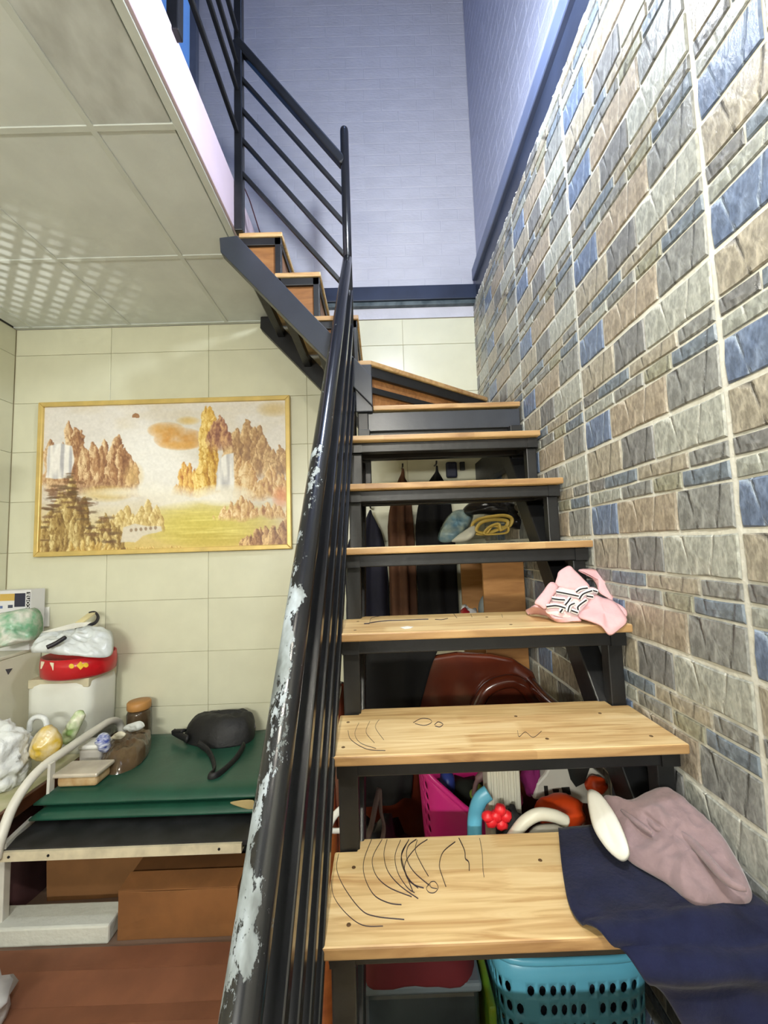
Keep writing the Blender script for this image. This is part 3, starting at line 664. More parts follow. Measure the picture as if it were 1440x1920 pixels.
bm = B(); obox(bm, LL-AX*.02, V(XL, LL.y, LL.z-.03), .012, .012); build('gobo_bracket', bm, MATS['white_plastic'], ll)
for k in range(-10, 11):
    for a_, b2_ in ((S1, S2), (S2, S1)):
        h_ = math.sqrt(max(0, .055**2-(k*.0066)**2))
        if h_ > .01: bm = B(); obox(bm, LL+AX*.095+a_*k*.0066-b2_*h_, LL+AX*.095+a_*k*.0066+b2_*h_, .0026, .0016, side=a_); build('gobo_bar', bm, MATS['white_plastic'], ll)
tl = empty('front_fill_tube', (-0.9, -2.39, 2.0), 'unseen white tube added behind the viewer to fill the lower room with light', 'lamp')  # added out of view as fill for ceiling and back wall
bm = B(); box(bm, (-1.52, -2.40, 2.01), (-0.28, -2.36, 2.09)); build('fitting', bm, MATS['white_plastic'], tl, bevel=.004)
bm = B(); tube(bm, [(-1.48, -2.345, 2.05), (-0.32, -2.345, 2.05)], .012, 10); build('tube', bm, mat('fill_tube_glow', (255, 252, 244), .4, emit=(255, 252, 240), estr=6.0), tl, smooth=True)
bm = B(); box(bm, (-.1, .65, 5.55), (.4, 1.15, 5.6)); build('upper_fill_panel', bm, mat('fill_panel_glow', (250, 248, 240), 0.5, emit=(200, 220, 255), estr=1.0), None, label='unseen blue panel added on the upper ceiling to tint the upper walls', cat='fill light')  # glowing panel added where the blue fill hangs, out of view

# ------------------------------------------------------------------ landscape painting in a gold frame
PX0, PX1, PZ0, PZ1 = -2.040, -0.530, 1.472, 2.400
pnt = empty('painting', (-1.285, YB-0.02, PZ0), 'wide golden mountain and waterfall landscape picture in a thin gold frame on the tiled wall', 'picture')
M_GOLD = mat('gold_frame', (214, 186, 112), 0.34, 0.25, var=0.1, nscale=10)
FWD = 0.028
def inner(): return PX0+FWD, PX1-FWD, PZ0+FWD, PZ1-FWD
for pts in ([(PX0, PZ0), (PX1, PZ0), (PX1-FWD, PZ0+FWD), (PX0+FWD, PZ0+FWD)], [(PX1, PZ0), (PX1, PZ1), (PX1-FWD, PZ1-FWD), (PX1-FWD, PZ0+FWD)],
            [(PX1, PZ1), (PX0, PZ1), (PX0+FWD, PZ1-FWD), (PX1-FWD, PZ1-FWD)], [(PX0, PZ1), (PX0, PZ0), (PX0+FWD, PZ0+FWD), (PX0+FWD, PZ1-FWD)]):
    bm = B(); prism(bm, [(x, YB-0.032, z) for x, z in pts], (0, 0.031, 0)); build('frame_side', bm, M_GOLD, pnt, bevel=0.004)
bm = B(); box(bm, (PX0+0.01, YB-0.014, PZ0+0.01), (PX1-0.01, YB-0.001, PZ1-0.01)); build('backing_board', bm, mat('backing_board', (150, 120, 80), 0.8), pnt)

def paint(nx, ny):
    rs = np.random.RandomState(4)
    U, W = np.meshgrid(np.linspace(0, 1, nx), np.linspace(0, 1, ny))      # W downwards
    def vn(fx, fy, seed, oct=4):
        out = np.zeros_like(U); amp = 1.0; tot = 0
        for o in range(oct):
            r = np.random.RandomState(seed*31+o); gx, gy = int(fx*2**o)+2, int(fy*2**o)+2; g = r.rand(gy+1, gx+1)
            x, y = U*gx*0.999, W*gy*0.999; xi, yi = x.astype(int), y.astype(int); tx, ty = x-xi, y-yi
            tx = tx*tx*(3-2*tx); ty = ty*ty*(3-2*ty)
            v = (g[yi, xi]*(1-tx)+g[yi, np.minimum(xi+1, gx)]*tx)*(1-ty)+(g[np.minimum(yi+1, gy), xi]*(1-tx)+g[np.minimum(yi+1, gy), np.minimum(xi+1, gx)]*tx)*ty
            out += v*amp; tot += amp; amp *= 0.55
        return out/tot
    # working coordinates of the sketch
    X = 175+U*1118; Yp = (145-37*U)+W*((800-25*U)-(145-37*U))
    J1, J2 = (vn(14, 10, 1)-.5), (vn(14, 10, 2)-.5); f1, f2 = (vn(60, 40, 3)-.5), (vn(60, 40, 4)-.5)
    rgb = np.zeros(U.shape+(3,))
    def put(mask, col): 
        for c in range(3): rgb[..., c] = rgb[..., c]*(1-mask)+col[c]*mask if np.isscalar(col[c]) else rgb[..., c]*(1-mask)+col[c]*mask
    def soft(cx, cy, rx, ry, p=1.0): return np.clip(1-((X-cx)/rx)**2-((Yp-cy)/ry)**2, 0, 1)**p
    def poly(P, jit=14, edge=5.0):
        x = X+J1*jit*2+f1*jit; y = Yp+J2*jit*2+f2*jit; ins = np.zeros(U.shape, bool); n = len(P); dist = np.full(U.shape, 1e9)
        for i in range(n):
            x1, y1 = P[i]; x2, y2 = P[(i+1) % n]
            c = ((y1 > y) != (y2 > y)) & (x < (x2-x1)*(y-y1)/(y2-y1+1e-9)+x1); ins ^= c
            t = np.clip(((x-x1)*(x2-x1)+(y-y1)*(y2-y1))/((x2-x1)**2+(y2-y1)**2+1e-9), 0, 1)
            dist = np.minimum(dist, np.hypot(x-x1-t*(x2-x1), y-y1-t*(y2-y1)))
        return np.clip(np.where(ins, dist, -dist)/edge+.5, 0, 1)
    put(np.ones_like(U), (226, 221, 214)); put(np.clip((vn(5, 6, 7)-.45)*3, 0, 1)*.5, (214, 200, 170)); put(soft(650, 400, 330, 200)*.9, (240, 238, 232))
    put(np.clip((Yp-560)/200, 0, 1), (214, 190, 120)); put(soft(930, 680, 330, 110)**.6*.95, (206, 190, 88)); put(soft(1000, 740, 260, 60)*.6, (190, 168, 70))
    stre = (vn(6, 70, 11)-.5); put(np.clip(stre*3, 0, 1)*soft(930, 690, 360, 120), (232, 220, 130))
    put(soft(840, 205, 60, 22)*.7, (214, 176, 90)); put(soft(740, 250, 90, 40)**.5*.9*np.clip(.6+J1*1.5, 0, 1), (214, 152, 64)); put(soft(800, 290, 120, 55)**.5*np.clip(.75+J2*2, 0, 1), (208, 140, 52)); put(soft(810, 320, 110, 22)*.8, (224, 170, 90))
    put((np.hypot(X-597, (Yp-186)*1.1) < 17)*(Yp < 192)*1.0, (160, 118, 82))
    Xk = X+J1*26; st1 = vn(70, 12, 21, 4); st2 = vn(130, 36, 22, 3); cr = vn(110, 70, 23, 3)
    crack = np.clip(1-np.abs(vn(34, 9, 24, 4)-.5)/.035, 0, 1); crack2 = np.clip(1-np.abs(vn(60, 20, 25, 3)-.5)/.04, 0, 1)
    big = vn(9, 7, 26, 3)
    def rock(P, dark, mid, light, jit=8, mist=None):
        mk = poly(P, jit, 3.0); t = np.clip(.02+.55*st1+.42*st2+.45*(big-.5)+.12*(cr-.5), 0, 1)
        t = np.clip((t-.5)*1.9+.56, 0, 1)
        col = [np.where(t < .5, dark[c]+(mid[c]-dark[c])*t*2, mid[c]+(light[c]-mid[c])*(t*2-1)) for c in range(3)]
        k = np.clip(crack*.75+crack2*.45, 0, .9); col = [col[c]*(1-k)+dark[c]*.92*k for c in range(3)]
        if mist is not None: mk = mk*np.clip((mist-Yp)/90, 0, 1)
        put(mk, col)
    def spires(env, base, n, wd, pal, seed, fade=60, mist=0.0):
        r = np.random.RandomState(seed); ex = [p[0] for p in env]; ey = [p[1] for p in env]; items = []
        for k in range(n):
            cx = ex[0]+(ex[-1]-ex[0])*(k+.5+r.uniform(-.4, .4))/n; dep = r.rand()**1.3
            top = np.interp(cx, ex, ey); top = top+(base-top)*dep*.62
            items.append((dep, cx, top, wd*r.uniform(.6, 1.25)))
        for dep, cx, top, w_ in sorted(items):
            h = base-top; q = np.clip((Yp-top)/max(h, 1), 0, 1)
            wob = J1*30+f1*16; hw = w_*(.10+.9*np.clip((Yp-top)/(w_*2.2), 0, 1)**.75)
            d = (X+wob-cx)/hw; mk = np.clip((1-np.abs(d))*hw/2.5, 0, 1)*(Yp+f2*12 > top)*np.clip((base+J2*40-Yp)/fade, 0, 1)
            t = np.clip(.62-.42*d+.55*(st1-.5)+.65*(st2-.5)-.30*q*mist, 0, 1)
            t = t*(1-.55*np.clip(crack+.6*crack2, 0, 1))
            dk, md, lt = pal
            put(mk*.97, [np.where(t < .5, dk[c]+(md[c]-dk[c])*t*2, md[c]+(lt[c]-md[c])*(t*2-1)) for c in range(3)])
    BR = ((112, 72, 54), (178, 132, 92), (240, 214, 170)); GO = ((150, 96, 34), (216, 170, 72), (250, 226, 150)); OL = ((104, 76, 44), (172, 142, 84), (232, 214, 156)); TA = ((146, 92, 60), (212, 170, 112), (246, 224, 180)); PA = ((158, 122, 70), (212, 186, 120), (244, 230, 180))
    spires([(990,330),(1040,200),(1080,155),(1140,190),(1200,225),(1250,185),(1300,165)], 480, 16, 34, ((128, 92, 66), (178, 138, 92), (230, 200, 150)), 1)
    put(soft(1240, 150, 90, 40)*.8, (206, 180, 122))
    spires([(195,310),(215,240),(265,205),(310,188),(350,228),(430,268),(470,300),(500,265),(548,256),(572,340),(615,370)], 560, 30, 26, BR, 2, 90)
    put(soft(470, 540, 130, 42)*.8, (214, 184, 104)); put(soft(590, 460, 55, 70)*.6, (232, 200, 134))
    spires([(772,470),(815,392),(870,402),(895,350)], 560, 9, 20, ((150, 82, 48), (212, 156, 76), (246, 214, 130)), 3, 60)
    spires([(884,430),(898,300),(906,170),(928,112),(955,150),(975,250),(968,360)], 560, 13, 20, GO, 4, 40)
    spires([(940,150),(975,165),(1005,190),(1035,222)], 345, 7, 20, ((112, 68, 60), (158, 106, 82), (216, 172, 122)), 5, 50)
    wf = np.clip((vn(60, 3, 31, 2)-.5)*3.4, 0, 1)
    put(poly([(190,470),(195,322),(250,312),(305,324),(318,400),(300,470)], 5)*.95, [246-58*wf, 244-56*wf, 240-46*wf])
    spires([(1062,380),(1100,345),(1130,335),(1160,400),(1200,358),(1250,385),(1298,450)], 580, 14, 28, TA, 6, 40)
    put(poly([(966,530),(980,400),(1005,365),(1050,355),(1056,460),(1050,530)], 5)*.97, [248-52*wf, 247-52*wf, 244-46*wf])
    put(soft(1000, 550, 150, 52)**.6*.95, (242, 236, 220)); put(soft(780, 560, 140, 60)*.7, (240, 234, 216)); put(soft(1265, 560, 45, 60)*.6, (226, 128, 76))
    spires([(955,625),(1020,585),(1090,548),(1160,590),(1210,560),(1300,600)], 668, 18, 24, TA, 7, 30)
    spires([(1065,768),(1130,692),(1200,682),(1295,640)], 800, 14, 30, ((100, 62, 46), (164, 118, 80), (236, 202, 146)), 8, 40)
    spires([(490,640),(560,592),(640,545),(700,560),(722,640)], 712, 16, 26, PA, 9, 40)
    put(soft(560, 535, 200, 26)*.8, (240, 234, 216)); put(soft(690, 520, 120, 40)*.7, (242, 238, 226))
    spires([(165,690),(195,580),(240,480),(290,440),(345,475),(390,570),(440,650),(480,610),(545,715)], 815, 30, 30, OL, 10, 20)
    rr = np.random.RandomState(12)
    for k in range(70):
        cx = rr.uniform(185, 520); yy = np.interp(cx, [165,195,240,290,345,390,440,480,545], [690,580,480,440,475,570,650,610,715])+rr.uniform(-4, 150)
        put(np.clip(soft(cx, yy, rr.uniform(16, 44), rr.uniform(5, 9))*2+f1*1.5, 0, 1)*(soft(cx, yy, 46, 11) > 0)*.6, (116-rr.randint(20), 78, 54))
    put(poly([(535,760),(550,692),(600,676),(650,690),(720,690),(725,712),(640,730),(600,762)], 5)*.9, (220, 212, 198))
    for k in range(6): put(soft(585+k*22, 706-k*2, 7, 9)**.3*.7, (128, 98, 70))
    spires([(300,745),(420,740),(530,780),(700,770),(838,775)], 815, 30, 16, ((146, 108, 54), (204, 170, 96), (238, 218, 156)), 13, 20)
    rgb += (cr[..., None]-.5)*18
    return np.clip(rgb, 0, 255)/255
NXP, NYP = 460, 282
img = paint(NXP, NYP); img = np.where(img <= .04045, img/12.92, ((img+.055)/1.055)**2.4)
ix0, ix1, iz0, iz1 = inner(); vts = []; 
for j in range(NYP):
    for i in range(NXP): vts.append((ix0+(ix1-ix0)*i/(NXP-1), 0, iz1-(iz1-iz0)*j/(NYP-1)))
cxp, czp = (ix0+ix1)/2, (iz0+iz1)/2
vts = [(x-cxp, 0, z-czp) for x, y, z in vts]
fcs = [(j*NXP+i, (j+1)*NXP+i, (j+1)*NXP+i+1, j*NXP+i+1) for j in range(NYP-1) for i in range(NXP-1)]
me = bpy.data.meshes.new('picture_print'); me.from_pydata(vts, [], fcs)
ca = me.color_attributes.new('print', 'FLOAT_COLOR', 'POINT'); ca.data.foreach_set('color', np.concatenate([img.reshape(-1, 3), np.ones((NXP*NYP, 1))], 1).astype('f').ravel())
mp_, nt, bs = nt_of('landscape_print'); at_ = N(nt, 'ShaderNodeAttribute', attribute_name='print'); nt.links.new(at_.outputs['Color'], bs.inputs['Base Color']); bs.inputs['Roughness'].default_value = 0.4
me.materials.append(mp_); o = bpy.data.objects.new('picture_print', me); place(o, pnt, V(cxp, YB-0.0155, czp))

# ------------------------------------------------------------------ clothes and belt lying on the steps
M_NAVY = mat('navy_fabric', (20, 24, 50), 0.95, var=0.18, nscale=30, bump=0.15, bscale=120, sheen=0.08, spec=0.2)
rows = [[(.362, .955, .849), (.44, .955, .852), (.52, .955, .855), (.600, .955, .853)],
        [(.318, .830, .849), (.41, .83, .856), (.50, .83, .858), (.602, .83, .856)],
        [(.299, .748, .850), (.40, .745, .862), (.50, .74, .868), (.606, .74, .866)],
        [(.322, .700, .853), (.41, .692, .866), (.50, .685, .872), (.610, .68, .874)],
        [(.352, .682, .836), (.43, .664, .850), (.52, .652, .856), (.612, .65, .858)],
        [(.386, .678, .800), (.45, .660, .802), (.53, .644, .806), (.612, .64, .808)],
        [(.428, .682, .745), (.48, .664, .740), (.55, .650, .736), (.612, .645, .736)],
        [(.480, .690, .640), (.52, .675, .630), (.57, .662, .620), (.612, .655, .620)],
        [(.520, .695, .500), (.55, .685, .490), (.58, .675, .480), (.612, .670, .480)]]
def rdg(u, v):
    e = math.exp(-((v-0.52)/0.2)**2)
    return 0.013*math.sin(30*v+3.0*u+0.6*math.sin(7*u))*e+0.006*math.sin(11*u+14*v)*(0.15 if v < 0.3 else 1)
bm = B(); sheet(bm, rows, 0.006, 8, 0.0025, 18, 3, rdg)
build('trousers', bm, M_NAVY, None, True, label='navy blue trousers hanging over the front of the lowest visible step', cat='trousers')
M_MAUVE = mat('mauve_fabric', (142, 120, 122), 0.92, var=0.08, nscale=40, bump=0.12, bscale=150, sheen=0.3)
def atZc(px, py, z, xm=0.606):
    p = atZ(px, py, z); return p if p.x <= xm else atX(px, py, xm)
SH_ = [(1133, 1492, .915), (1180, 1500, .93), (1214, 1484, .945), (1250, 1477, .95), (1300, 1512, .94), (1350, 1562, .915), (1396, 1640, .89), (1407, 1690, .876), (1340, 1700, .872), (1308, 1702, .872), (1250, 1655, .872), (1175, 1608, .870), (1142, 1550, .885)]
shirt = empty('folded_shirt', (.53, .84, .862), 'crumpled mauve garment with a white padded edge on top of the navy trousers', 'clothing')
bm = B(); mound(bm, [atZc(*q) for q in SH_], (-.004, -.014, .022), rings=20, sub=10, folds=0.005, fs=24, power=3, seed=2, ridge=0.0040, crease=.012)
build('cloth_body', bm, M_MAUVE, shirt, True)
for P, r0 in (([(1150, 1500), (1195, 1522), (1228, 1552), (1240, 1556)], .006), ([(1165, 1520), (1200, 1548), (1222, 1564)], .005), ([(1195, 1505), (1225, 1528), (1250, 1530)], .006), ([(1235, 1545), (1290, 1575), (1360, 1650), (1398, 1668)], .008)):
    bm = B(); q = [atZc(x, y, .915)+V(-.002, -.004, .004) for x, y in P]; c = cat_rom(q, 6); n = len(c)
    tube(bm, c, [r0*(0.35+0.65*math.sin(math.pi*(i+.3)/(n))) for i in range(n)], 10); build('fold', bm, M_MAUVE, shirt, True)
bm = B(); poly_patch(bm, [atZ(x, y, z)+V(-.004, -.006, .004) for x, y, z in [(1104, 1488, .925), (1124, 1488, .93), (1150, 1520, .925), (1170, 1560, .915), (1180, 1598, .90), (1164, 1612, .885), (1134, 1586, .888), (1112, 1545, .90)]], 0.014, 0.006, sub=6, rings=6)
build('white_edge', bm, mat('white_padding', (226, 224, 212), 0.8, var=0.03, bump=0.1), shirt, True, label='white padded edge')

M_PINK = mat('pink_elastic', (222, 176, 178), 0.75, var=0.03, nscale=60, bump=0.1, bscale=200)
belt = empty('support_belt', (.46, 1.12, 1.262), 'pale pink elastic belt with black and white lattice bands on the third step', 'belt')
def K(x, y, Y): return atY(960+x/5.54, 1040+y/5.54, Y)
def KZ(x, y, z): return atZ(960+x/5.54, 1040+y/5.54, z)
def bpatch(name, P, th=.006, bulge=.003, material=None, sub=4):
    bm = B(); poly_patch(bm, [K(*p) for p in P], th, bulge, sub=sub, rings=5, folds=0.0015, fs=25, seed=len(P)); return build(name, bm, material or M_PINK, belt, True)
bpatch('back_loop', [(690, 165, 1.20), (760, 150, 1.215), (860, 155, 1.22), (1005, 220, 1.20), (1045, 300, 1.18), (1058, 470, 1.14), (975, 440, 1.145), (900, 385, 1.16), (872, 300, 1.19), (790, 200, 1.20)])
bpatch('upper_pad', [(590, 118, 1.20), (650, 165, 1.19), (740, 255, 1.17), (805, 335, 1.15), (690, 365, 1.15), (555, 350, 1.155), (452, 315, 1.17), (470, 230, 1.185), (490, 175, 1.195)])
bpatch('inner_layer', [(480, 345, 1.16), (640, 360, 1.155), (850, 340, 1.15), (880, 430, 1.13), (720, 640, 1.09), (560, 655, 1.09), (430, 630, 1.10), (350, 570, 1.11)], material=mat('pale_pink_lining', (236, 208, 206), 0.8, var=0.05))
bm = B(); sheet(bm, [[KZ(150, 575, 1.272), KZ(240, 530, 1.30), KZ(350, 575, 1.285), KZ(450, 655, 1.275), KZ(690, 645, 1.275)], [KZ(165, 620, 1.264), KZ(250, 610, 1.268), KZ(360, 630, 1.268), KZ(480, 690, 1.265), KZ(720, 690, 1.266)]], 0.006, 6, 0.001, 30, 2); build('lower_band', bm, M_PINK, belt, True)
bpatch('end_pad', [(400, 290, 1.155), (478, 335, 1.145), (420, 440, 1.125), (352, 560, 1.10), (285, 530, 1.11), (236, 498, 1.12), (310, 400, 1.14)], .008)
bpatch('side_layer', [(1040, 490, 1.115), (1170, 560, 1.085), (1192, 640, 1.06), (1100, 640, 1.065), (980, 520, 1.10)], .006)
bpatch('end_pad', [(850, 425, 1.125), (940, 455, 1.118), (1045, 485, 1.105), (1130, 570, 1.075), (1192, 690, 1.035), (1120, 770, 1.024), (1015, 828, 1.016), (930, 740, 1.024), (820, 690, 1.04), (692, 640, 1.07), (760, 540, 1.10)], .009)
STR = [([(462, 385), (570, 405), (695, 432)], 1.125), ([(415, 455), (480, 465), (548, 470)], 1.118), ([(360, 540), (460, 530), (555, 555)], 1.10), ([(700, 462), (740, 408), (832, 374)], 1.12), ([(610, 448), (580, 490), (553, 522)], 1.108), ([(688, 574), (690, 535), (775, 470)], 1.095), ([(580, 594), (600, 530), (650, 505)], 1.092), ([(778, 430), (842, 440)], 1.118), ([(618, 580), (682, 604)], 1.085), ([(830, 368), (885, 384)], 1.13), ([(668, 388), (712, 358), (785, 346)], 1.14), ([(500, 600), (525, 565)], 1.09)]
M_WHT = mat('white_elastic', (240, 238, 236), 0.7, var=0.02); M_BLK = mat('black_thread', (22, 20, 24), 0.8)
for P, Y in STR:
    c = cat_rom([K(x, y, Y-.006) for x, y in P], 6)
    bm = B(); tube(bm, c, .0062, 8, flat=.9); build('white_band', bm, M_WHT, belt, True)
    bm = B(); tube(bm, [p+(CAM-p).normalized()*.0060 for p in c], .0019, 6); build('black_stripe', bm, M_BLK, belt, True)

# ------------------------------------------------------------------ bed bench with green mat, left
M_WMETAL = mat('white_enamel', (216, 214, 204), 0.4, var=0.06, nscale=14)
bed = empty('bed_frame', (-1.05, 2.05, 0), 'low bench bed with a white angle-iron edge, black board and bent white tube end', 'bed')
bm = B(); box(bm, (-1.50, 1.712, 0.340), (-0.46, 2.47, 0.358)); build('board', bm, mat('black_board', (34, 34, 36), 0.5, var=0.4, nscale=12), bed)
bm = B(); box(bm, (-1.56, 1.700, 0.318), (-0.575, 1.712, 0.352)); box(bm, (-1.56, 1.712, 0.318), (-0.575, 1.735, 0.322)); build('front_rail', bm, mat('cream_enamel', (206, 196, 168), 0.5, var=0.12, nscale=20), bed)
for x in (-1.46, -1.31, -0.66):
    bm = B(); lathe(bm, [(0, 0.001), (0.005, 0.001), (0.005, -0.001)], (0, 0, 0), 10)
    for v in bm.verts: v.co = V(x+v.co.x, 1.699-v.co.z, 0.336+v.co.y)
    build('bolt_hole', bm, M_BLACK, bed)
for x in (-1.53, -0.50):
    for y in (1.76, 2.43):
        bm = B(); box(bm, (x-0.016, y-0.016, 0), (x+0.016, y+0.016, 0.34)); build('leg', bm, M_WMETAL, bed, bevel=0.003)
HP = [(-8, 1612, 1.69), (2, 1570, 1.70), (28, 1505, 1.76), (72, 1445, 1.86), (130, 1402, 2.02), (180, 1368, 2.20), (208, 1352, 2.32), (224, 1356, 2.40), (230, 1380, 2.42)]
bm = B(); tube(bm, cat_rom([atY(*q) for q in HP], 6), 0.0185, 12); build('end_hoop', bm, M_WMETAL, bed, True, label='bent white tube end of the bed')
a, b_ = atY(97, 1430, 1.90), atY(94, 1488, 1.90)
bm = B(); obox(bm, a, b_, 0.028, 0.012); build('hoop_strut', bm, M_WMETAL, bed)
bm = B(); obox(bm, atY(6, 1588, 1.71), atY(62, 1535, 1.92), 0.02, 0.02); build('side_rail', bm, M_WMETAL, bed)
M_GREEN = mat('green_vinyl', (28, 74, 58), 0.34, var=0.10, nscale=7, bump=0.12, bscale=16)
matt = empty('folding_mat', (-0.95, 2.15, 0.359), 'folded dark green vinyl mat lying on the black bed board', 'mat')
def pad(x0, x1, y0, y1, z0, z1, seed, wav):
    bm = B(); nx, ny = 26, 14; r = 0.02; T, L_ = [], []
    for i in range(nx+1):
        a_, c_ = [], []
        for j in range(ny+1):
            u, v = i/nx, j/ny; x = x0+(x1-x0)*u; y = y0+(y1-y0)*v
            e = min(min(u, 1-u)*(x1-x0), min(v, 1-v)*(y1-y0)); d = max(0, 1-e/r); f = 1-math.sqrt(max(0, 1-d*d)) if d > 0 else 0
            zz = NZ((x, y, seed), 4, seed)*wav
            a_.append(bm.verts.new((x, y, z1+zz-f*(z1-z0)*0.42))); c_.append(bm.verts.new((x, y, z0+f*(z1-z0)*0.42)))
        T.append(a_); L_.append(c_)
    for i in range(nx):
        for j in range(ny): bm.faces.new((T[i][j], T[i+1][j], T[i+1][j+1], T[i][j+1])); bm.faces.new((L_[i][j], L_[i][j+1], L_[i+1][j+1], L_[i+1][j]))
    for i in range(nx): bm.faces.new((T[i][0], L_[i][0], L_[i+1][0], T[i+1][0])); bm.faces.new((T[i][ny], T[i+1][ny], L_[i+1][ny], L_[i][ny]))
    for j in range(ny): bm.faces.new((T[0][j], T[0][j+1], L_[0][j+1], L_[0][j])); bm.faces.new((T[nx][j], L_[nx][j], L_[nx][j+1], T[nx][j+1]))
    return bm
build('mat_layer', pad(-1.50, -0.46, 1.835, 2.478, 0.359, 0.414, 3, 0.004), M_GREEN, matt, True)
build('mat_layer', pad(-1.495, -0.47, 1.850, 2.478, 0.412, 0.464, 5, 0.006), M_GREEN, matt, True)
bm = B(); poly_patch(bm, [atY(432, 1504, 1.846), atY(474, 1500, 1.842), atY(474, 1517, 1.842), atY(450, 1513, 1.842)], 0.004, 0.002); build('worn_foam', bm, mat('tan_foam', (176, 156, 108), 0.8), matt, label='tan foam showing at the torn edge')

M_BAG = mat('black_nylon', (22, 22, 24), 0.6, var=0.2, nscale=12, bump=0.2, bscale=60)
bp_ = empty('backpack', (-0.92, 2.35, 0.466), 'black backpack with loose straps lying on the green mat', 'bag')
bm = B(); O = [atZ(x, y, .469) for x, y in [(352, 1392), (400, 1402), (462, 1392), (478, 1376)]]+[V(-.79, 2.44, .469), V(-1.02, 2.45, .469), V(-1.12, 2.40, .469)]
mound(bm, O, (0.02, 0.02, 0.120), rings=16, sub=8, folds=0.008, fs=14, power=5, seed=4, crease=.018); build('bag_body', bm, M_BAG, bp_, True)
bm = B(); mound(bm, [atY(372, 1358, 2.36), atY(385, 1342, 2.38), atY(410, 1332, 2.40), atY(452, 1331, 2.40), atY(466, 1345, 2.38), atY(462, 1362, 2.35), atY(415, 1366, 2.34)], (0, -0.012, .02), rings=6, sub=5, folds=.003, seed=6); build('top_pocket', bm, M_BAG, bp_, True)
bm = B(); tube(bm, cat_rom([atZ(372, 1394, .50), atZ(392, 1410, .48), atZ(402, 1440, .474), atZ(392, 1455, .474), atZ(410, 1452, .474), atZ(440, 1425, .474), atZ(458, 1396, .49)], 8), .016, 10, flat=.4); build('strap', bm, M_BAG, bp_, True)
bm = B(); tube(bm, cat_rom([atZ(352, 1386, .50), atZ(332, 1376, .50), atZ(326, 1371, .505), atZ(345, 1370, .52)], 8), .018, 10, flat=.5); build('strap', bm, M_BAG, bp_, True)
bm = B(); tube(bm, cat_rom([atY(472, 1352, 2.39), atY(478, 1362, 2.37), atY(472, 1376, 2.36)], 6), .004, 6); build('strap_ring', bm, mat('grey_metal', (120, 120, 124), 0.3, 0.6), bp_, True)

# cartons and odds under the bed
def carton(name, lo, hi, material, label, cat='box', flap=True, rz=0.0):
    e = empty(name, ((lo[0]+hi[0])/2, (lo[1]+hi[1])/2, lo[2]), label, cat)
    bm = B(); box(bm, lo, hi); bmesh.ops.subdivide_edges(bm, edges=bm.edges, cuts=3, use_grid_fill=True)
    for v in bm.verts: v.co += V(NZ(v.co, 9, 3), NZ(v.co, 9, 7), NZ(v.co, 9, 11)*(0 if v.co.z < lo[2]+.001 else 1))*0.006
    build('carton_body', bm, material, e, bevel=0.002)
    if flap:
        ym = (lo[1]+hi[1])/2
        for y0, y1, dz in ((lo[1], ym-.003, .010), (ym+.003, hi[1], .004)):
            bm = B(); prism(bm, [(lo[0], y0, hi[2]+.004), (hi[0], y0, hi[2]+.004), (hi[0], y1, hi[2]+.004+dz), (lo[0], y1, hi[2]+.004+dz)], (0, 0, .004)); build('flap', bm, material, e)
    if rz: e.rotation_euler = (0, 0, rz)
    return e
M_CARD = mat('cardboard', (128, 88, 50), 0.85, var=0.08, nscale=9, bump=0.12, bscale=14)
M_CARD2 = mat('cardboard_red_brown', (122, 76, 50), 0.8, var=0.10, nscale=7, bump=0.15, bscale=10)
carton('cardboard_box', (-1.49, 1.93, 0.0), (-1.06, 2.2, 0.305), M_CARD, 'plain brown cardboard box standing under the bed at the back', rz=0.02)
carton('cardboard_box', (-1.06, 1.730, 0.0), (-0.60, 1.90, 0.170), mat('cardboard_worn', (128, 84, 44), 0.8, var=0.14, nscale=6, bump=0.5, bscale=7), 'creased golden brown carton right of the white foam slab')
bm = B(); mound(bm, [(-1.02, 1.95, .0), (-.8, 1.93, .0), (-.56, 1.95, .0), (-.55, 2.2, .0), (-.8, 2.28, .0), (-1.0, 2.2, .0)], (0, 0, .30), rings=8, sub=5, folds=.02, fs=9, power=6, seed=2)
build('black_bag', bm, mat('black_plastic_film', (26, 25, 26), 0.3, var=0.2, bump=0.2, bscale=18), None, True, label='black plastic bag behind the golden brown carton under the bed', cat='bag')
fo = B(); box(fo, (-1.62, 1.715, 0), (-1.085, 1.83, 0.068)); build('foam_slab', fo, mat('white_foam', (206, 208, 198), 0.8, var=0.04, bump=0.3, bscale=50), None, bevel=0.008, label='white foam slab lying on the floor under the bed', cat='foam')
bm = B(); mound(bm, [(-1.83, 1.88, 0), (-1.72, 1.87, 0), (-1.58, 1.87, 0), (-1.56, 2.08, 0), (-1.7, 2.15, 0), (-1.82, 2.08, 0)], (0, 0, .33), rings=8, sub=5, folds=.02, fs=8, power=5, seed=8)
build('cloth_bag', bm, mat('maroon_cloth', (62, 34, 36), 0.9, var=0.2, bump=0.2), None, True, label='dark maroon cloth bag under the left end of the bed', cat='bag')
fl = empty('flattened_carton', (-1.0, 1.2, 0), 'large flattened reddish-brown cardboard carton on the floor before the bed', 'cardboard')
for k, (y0, y1, t0, t1) in enumerate(((0.80, 1.43, .004, .012), (1.43, 1.49, .012, .004), (1.49, 1.60, .004, .012), (1.60, 1.695, .012, .004))):
    bm = B(); prism(bm, [(-1.62, y0+.001, t0), (-.36, y0+.001, t0), (-.36, y1, t1), (-1.62, y1, t1)], (0, 0, .005)); bmesh.ops.subdivide_edges(bm, edges=bm.edges, cuts=5, use_grid_fill=True)
    for v in bm.verts: v.co.z += abs(NZ(v.co, 5, k))*0.006
    build('carton_panel', bm, M_CARD2, fl)
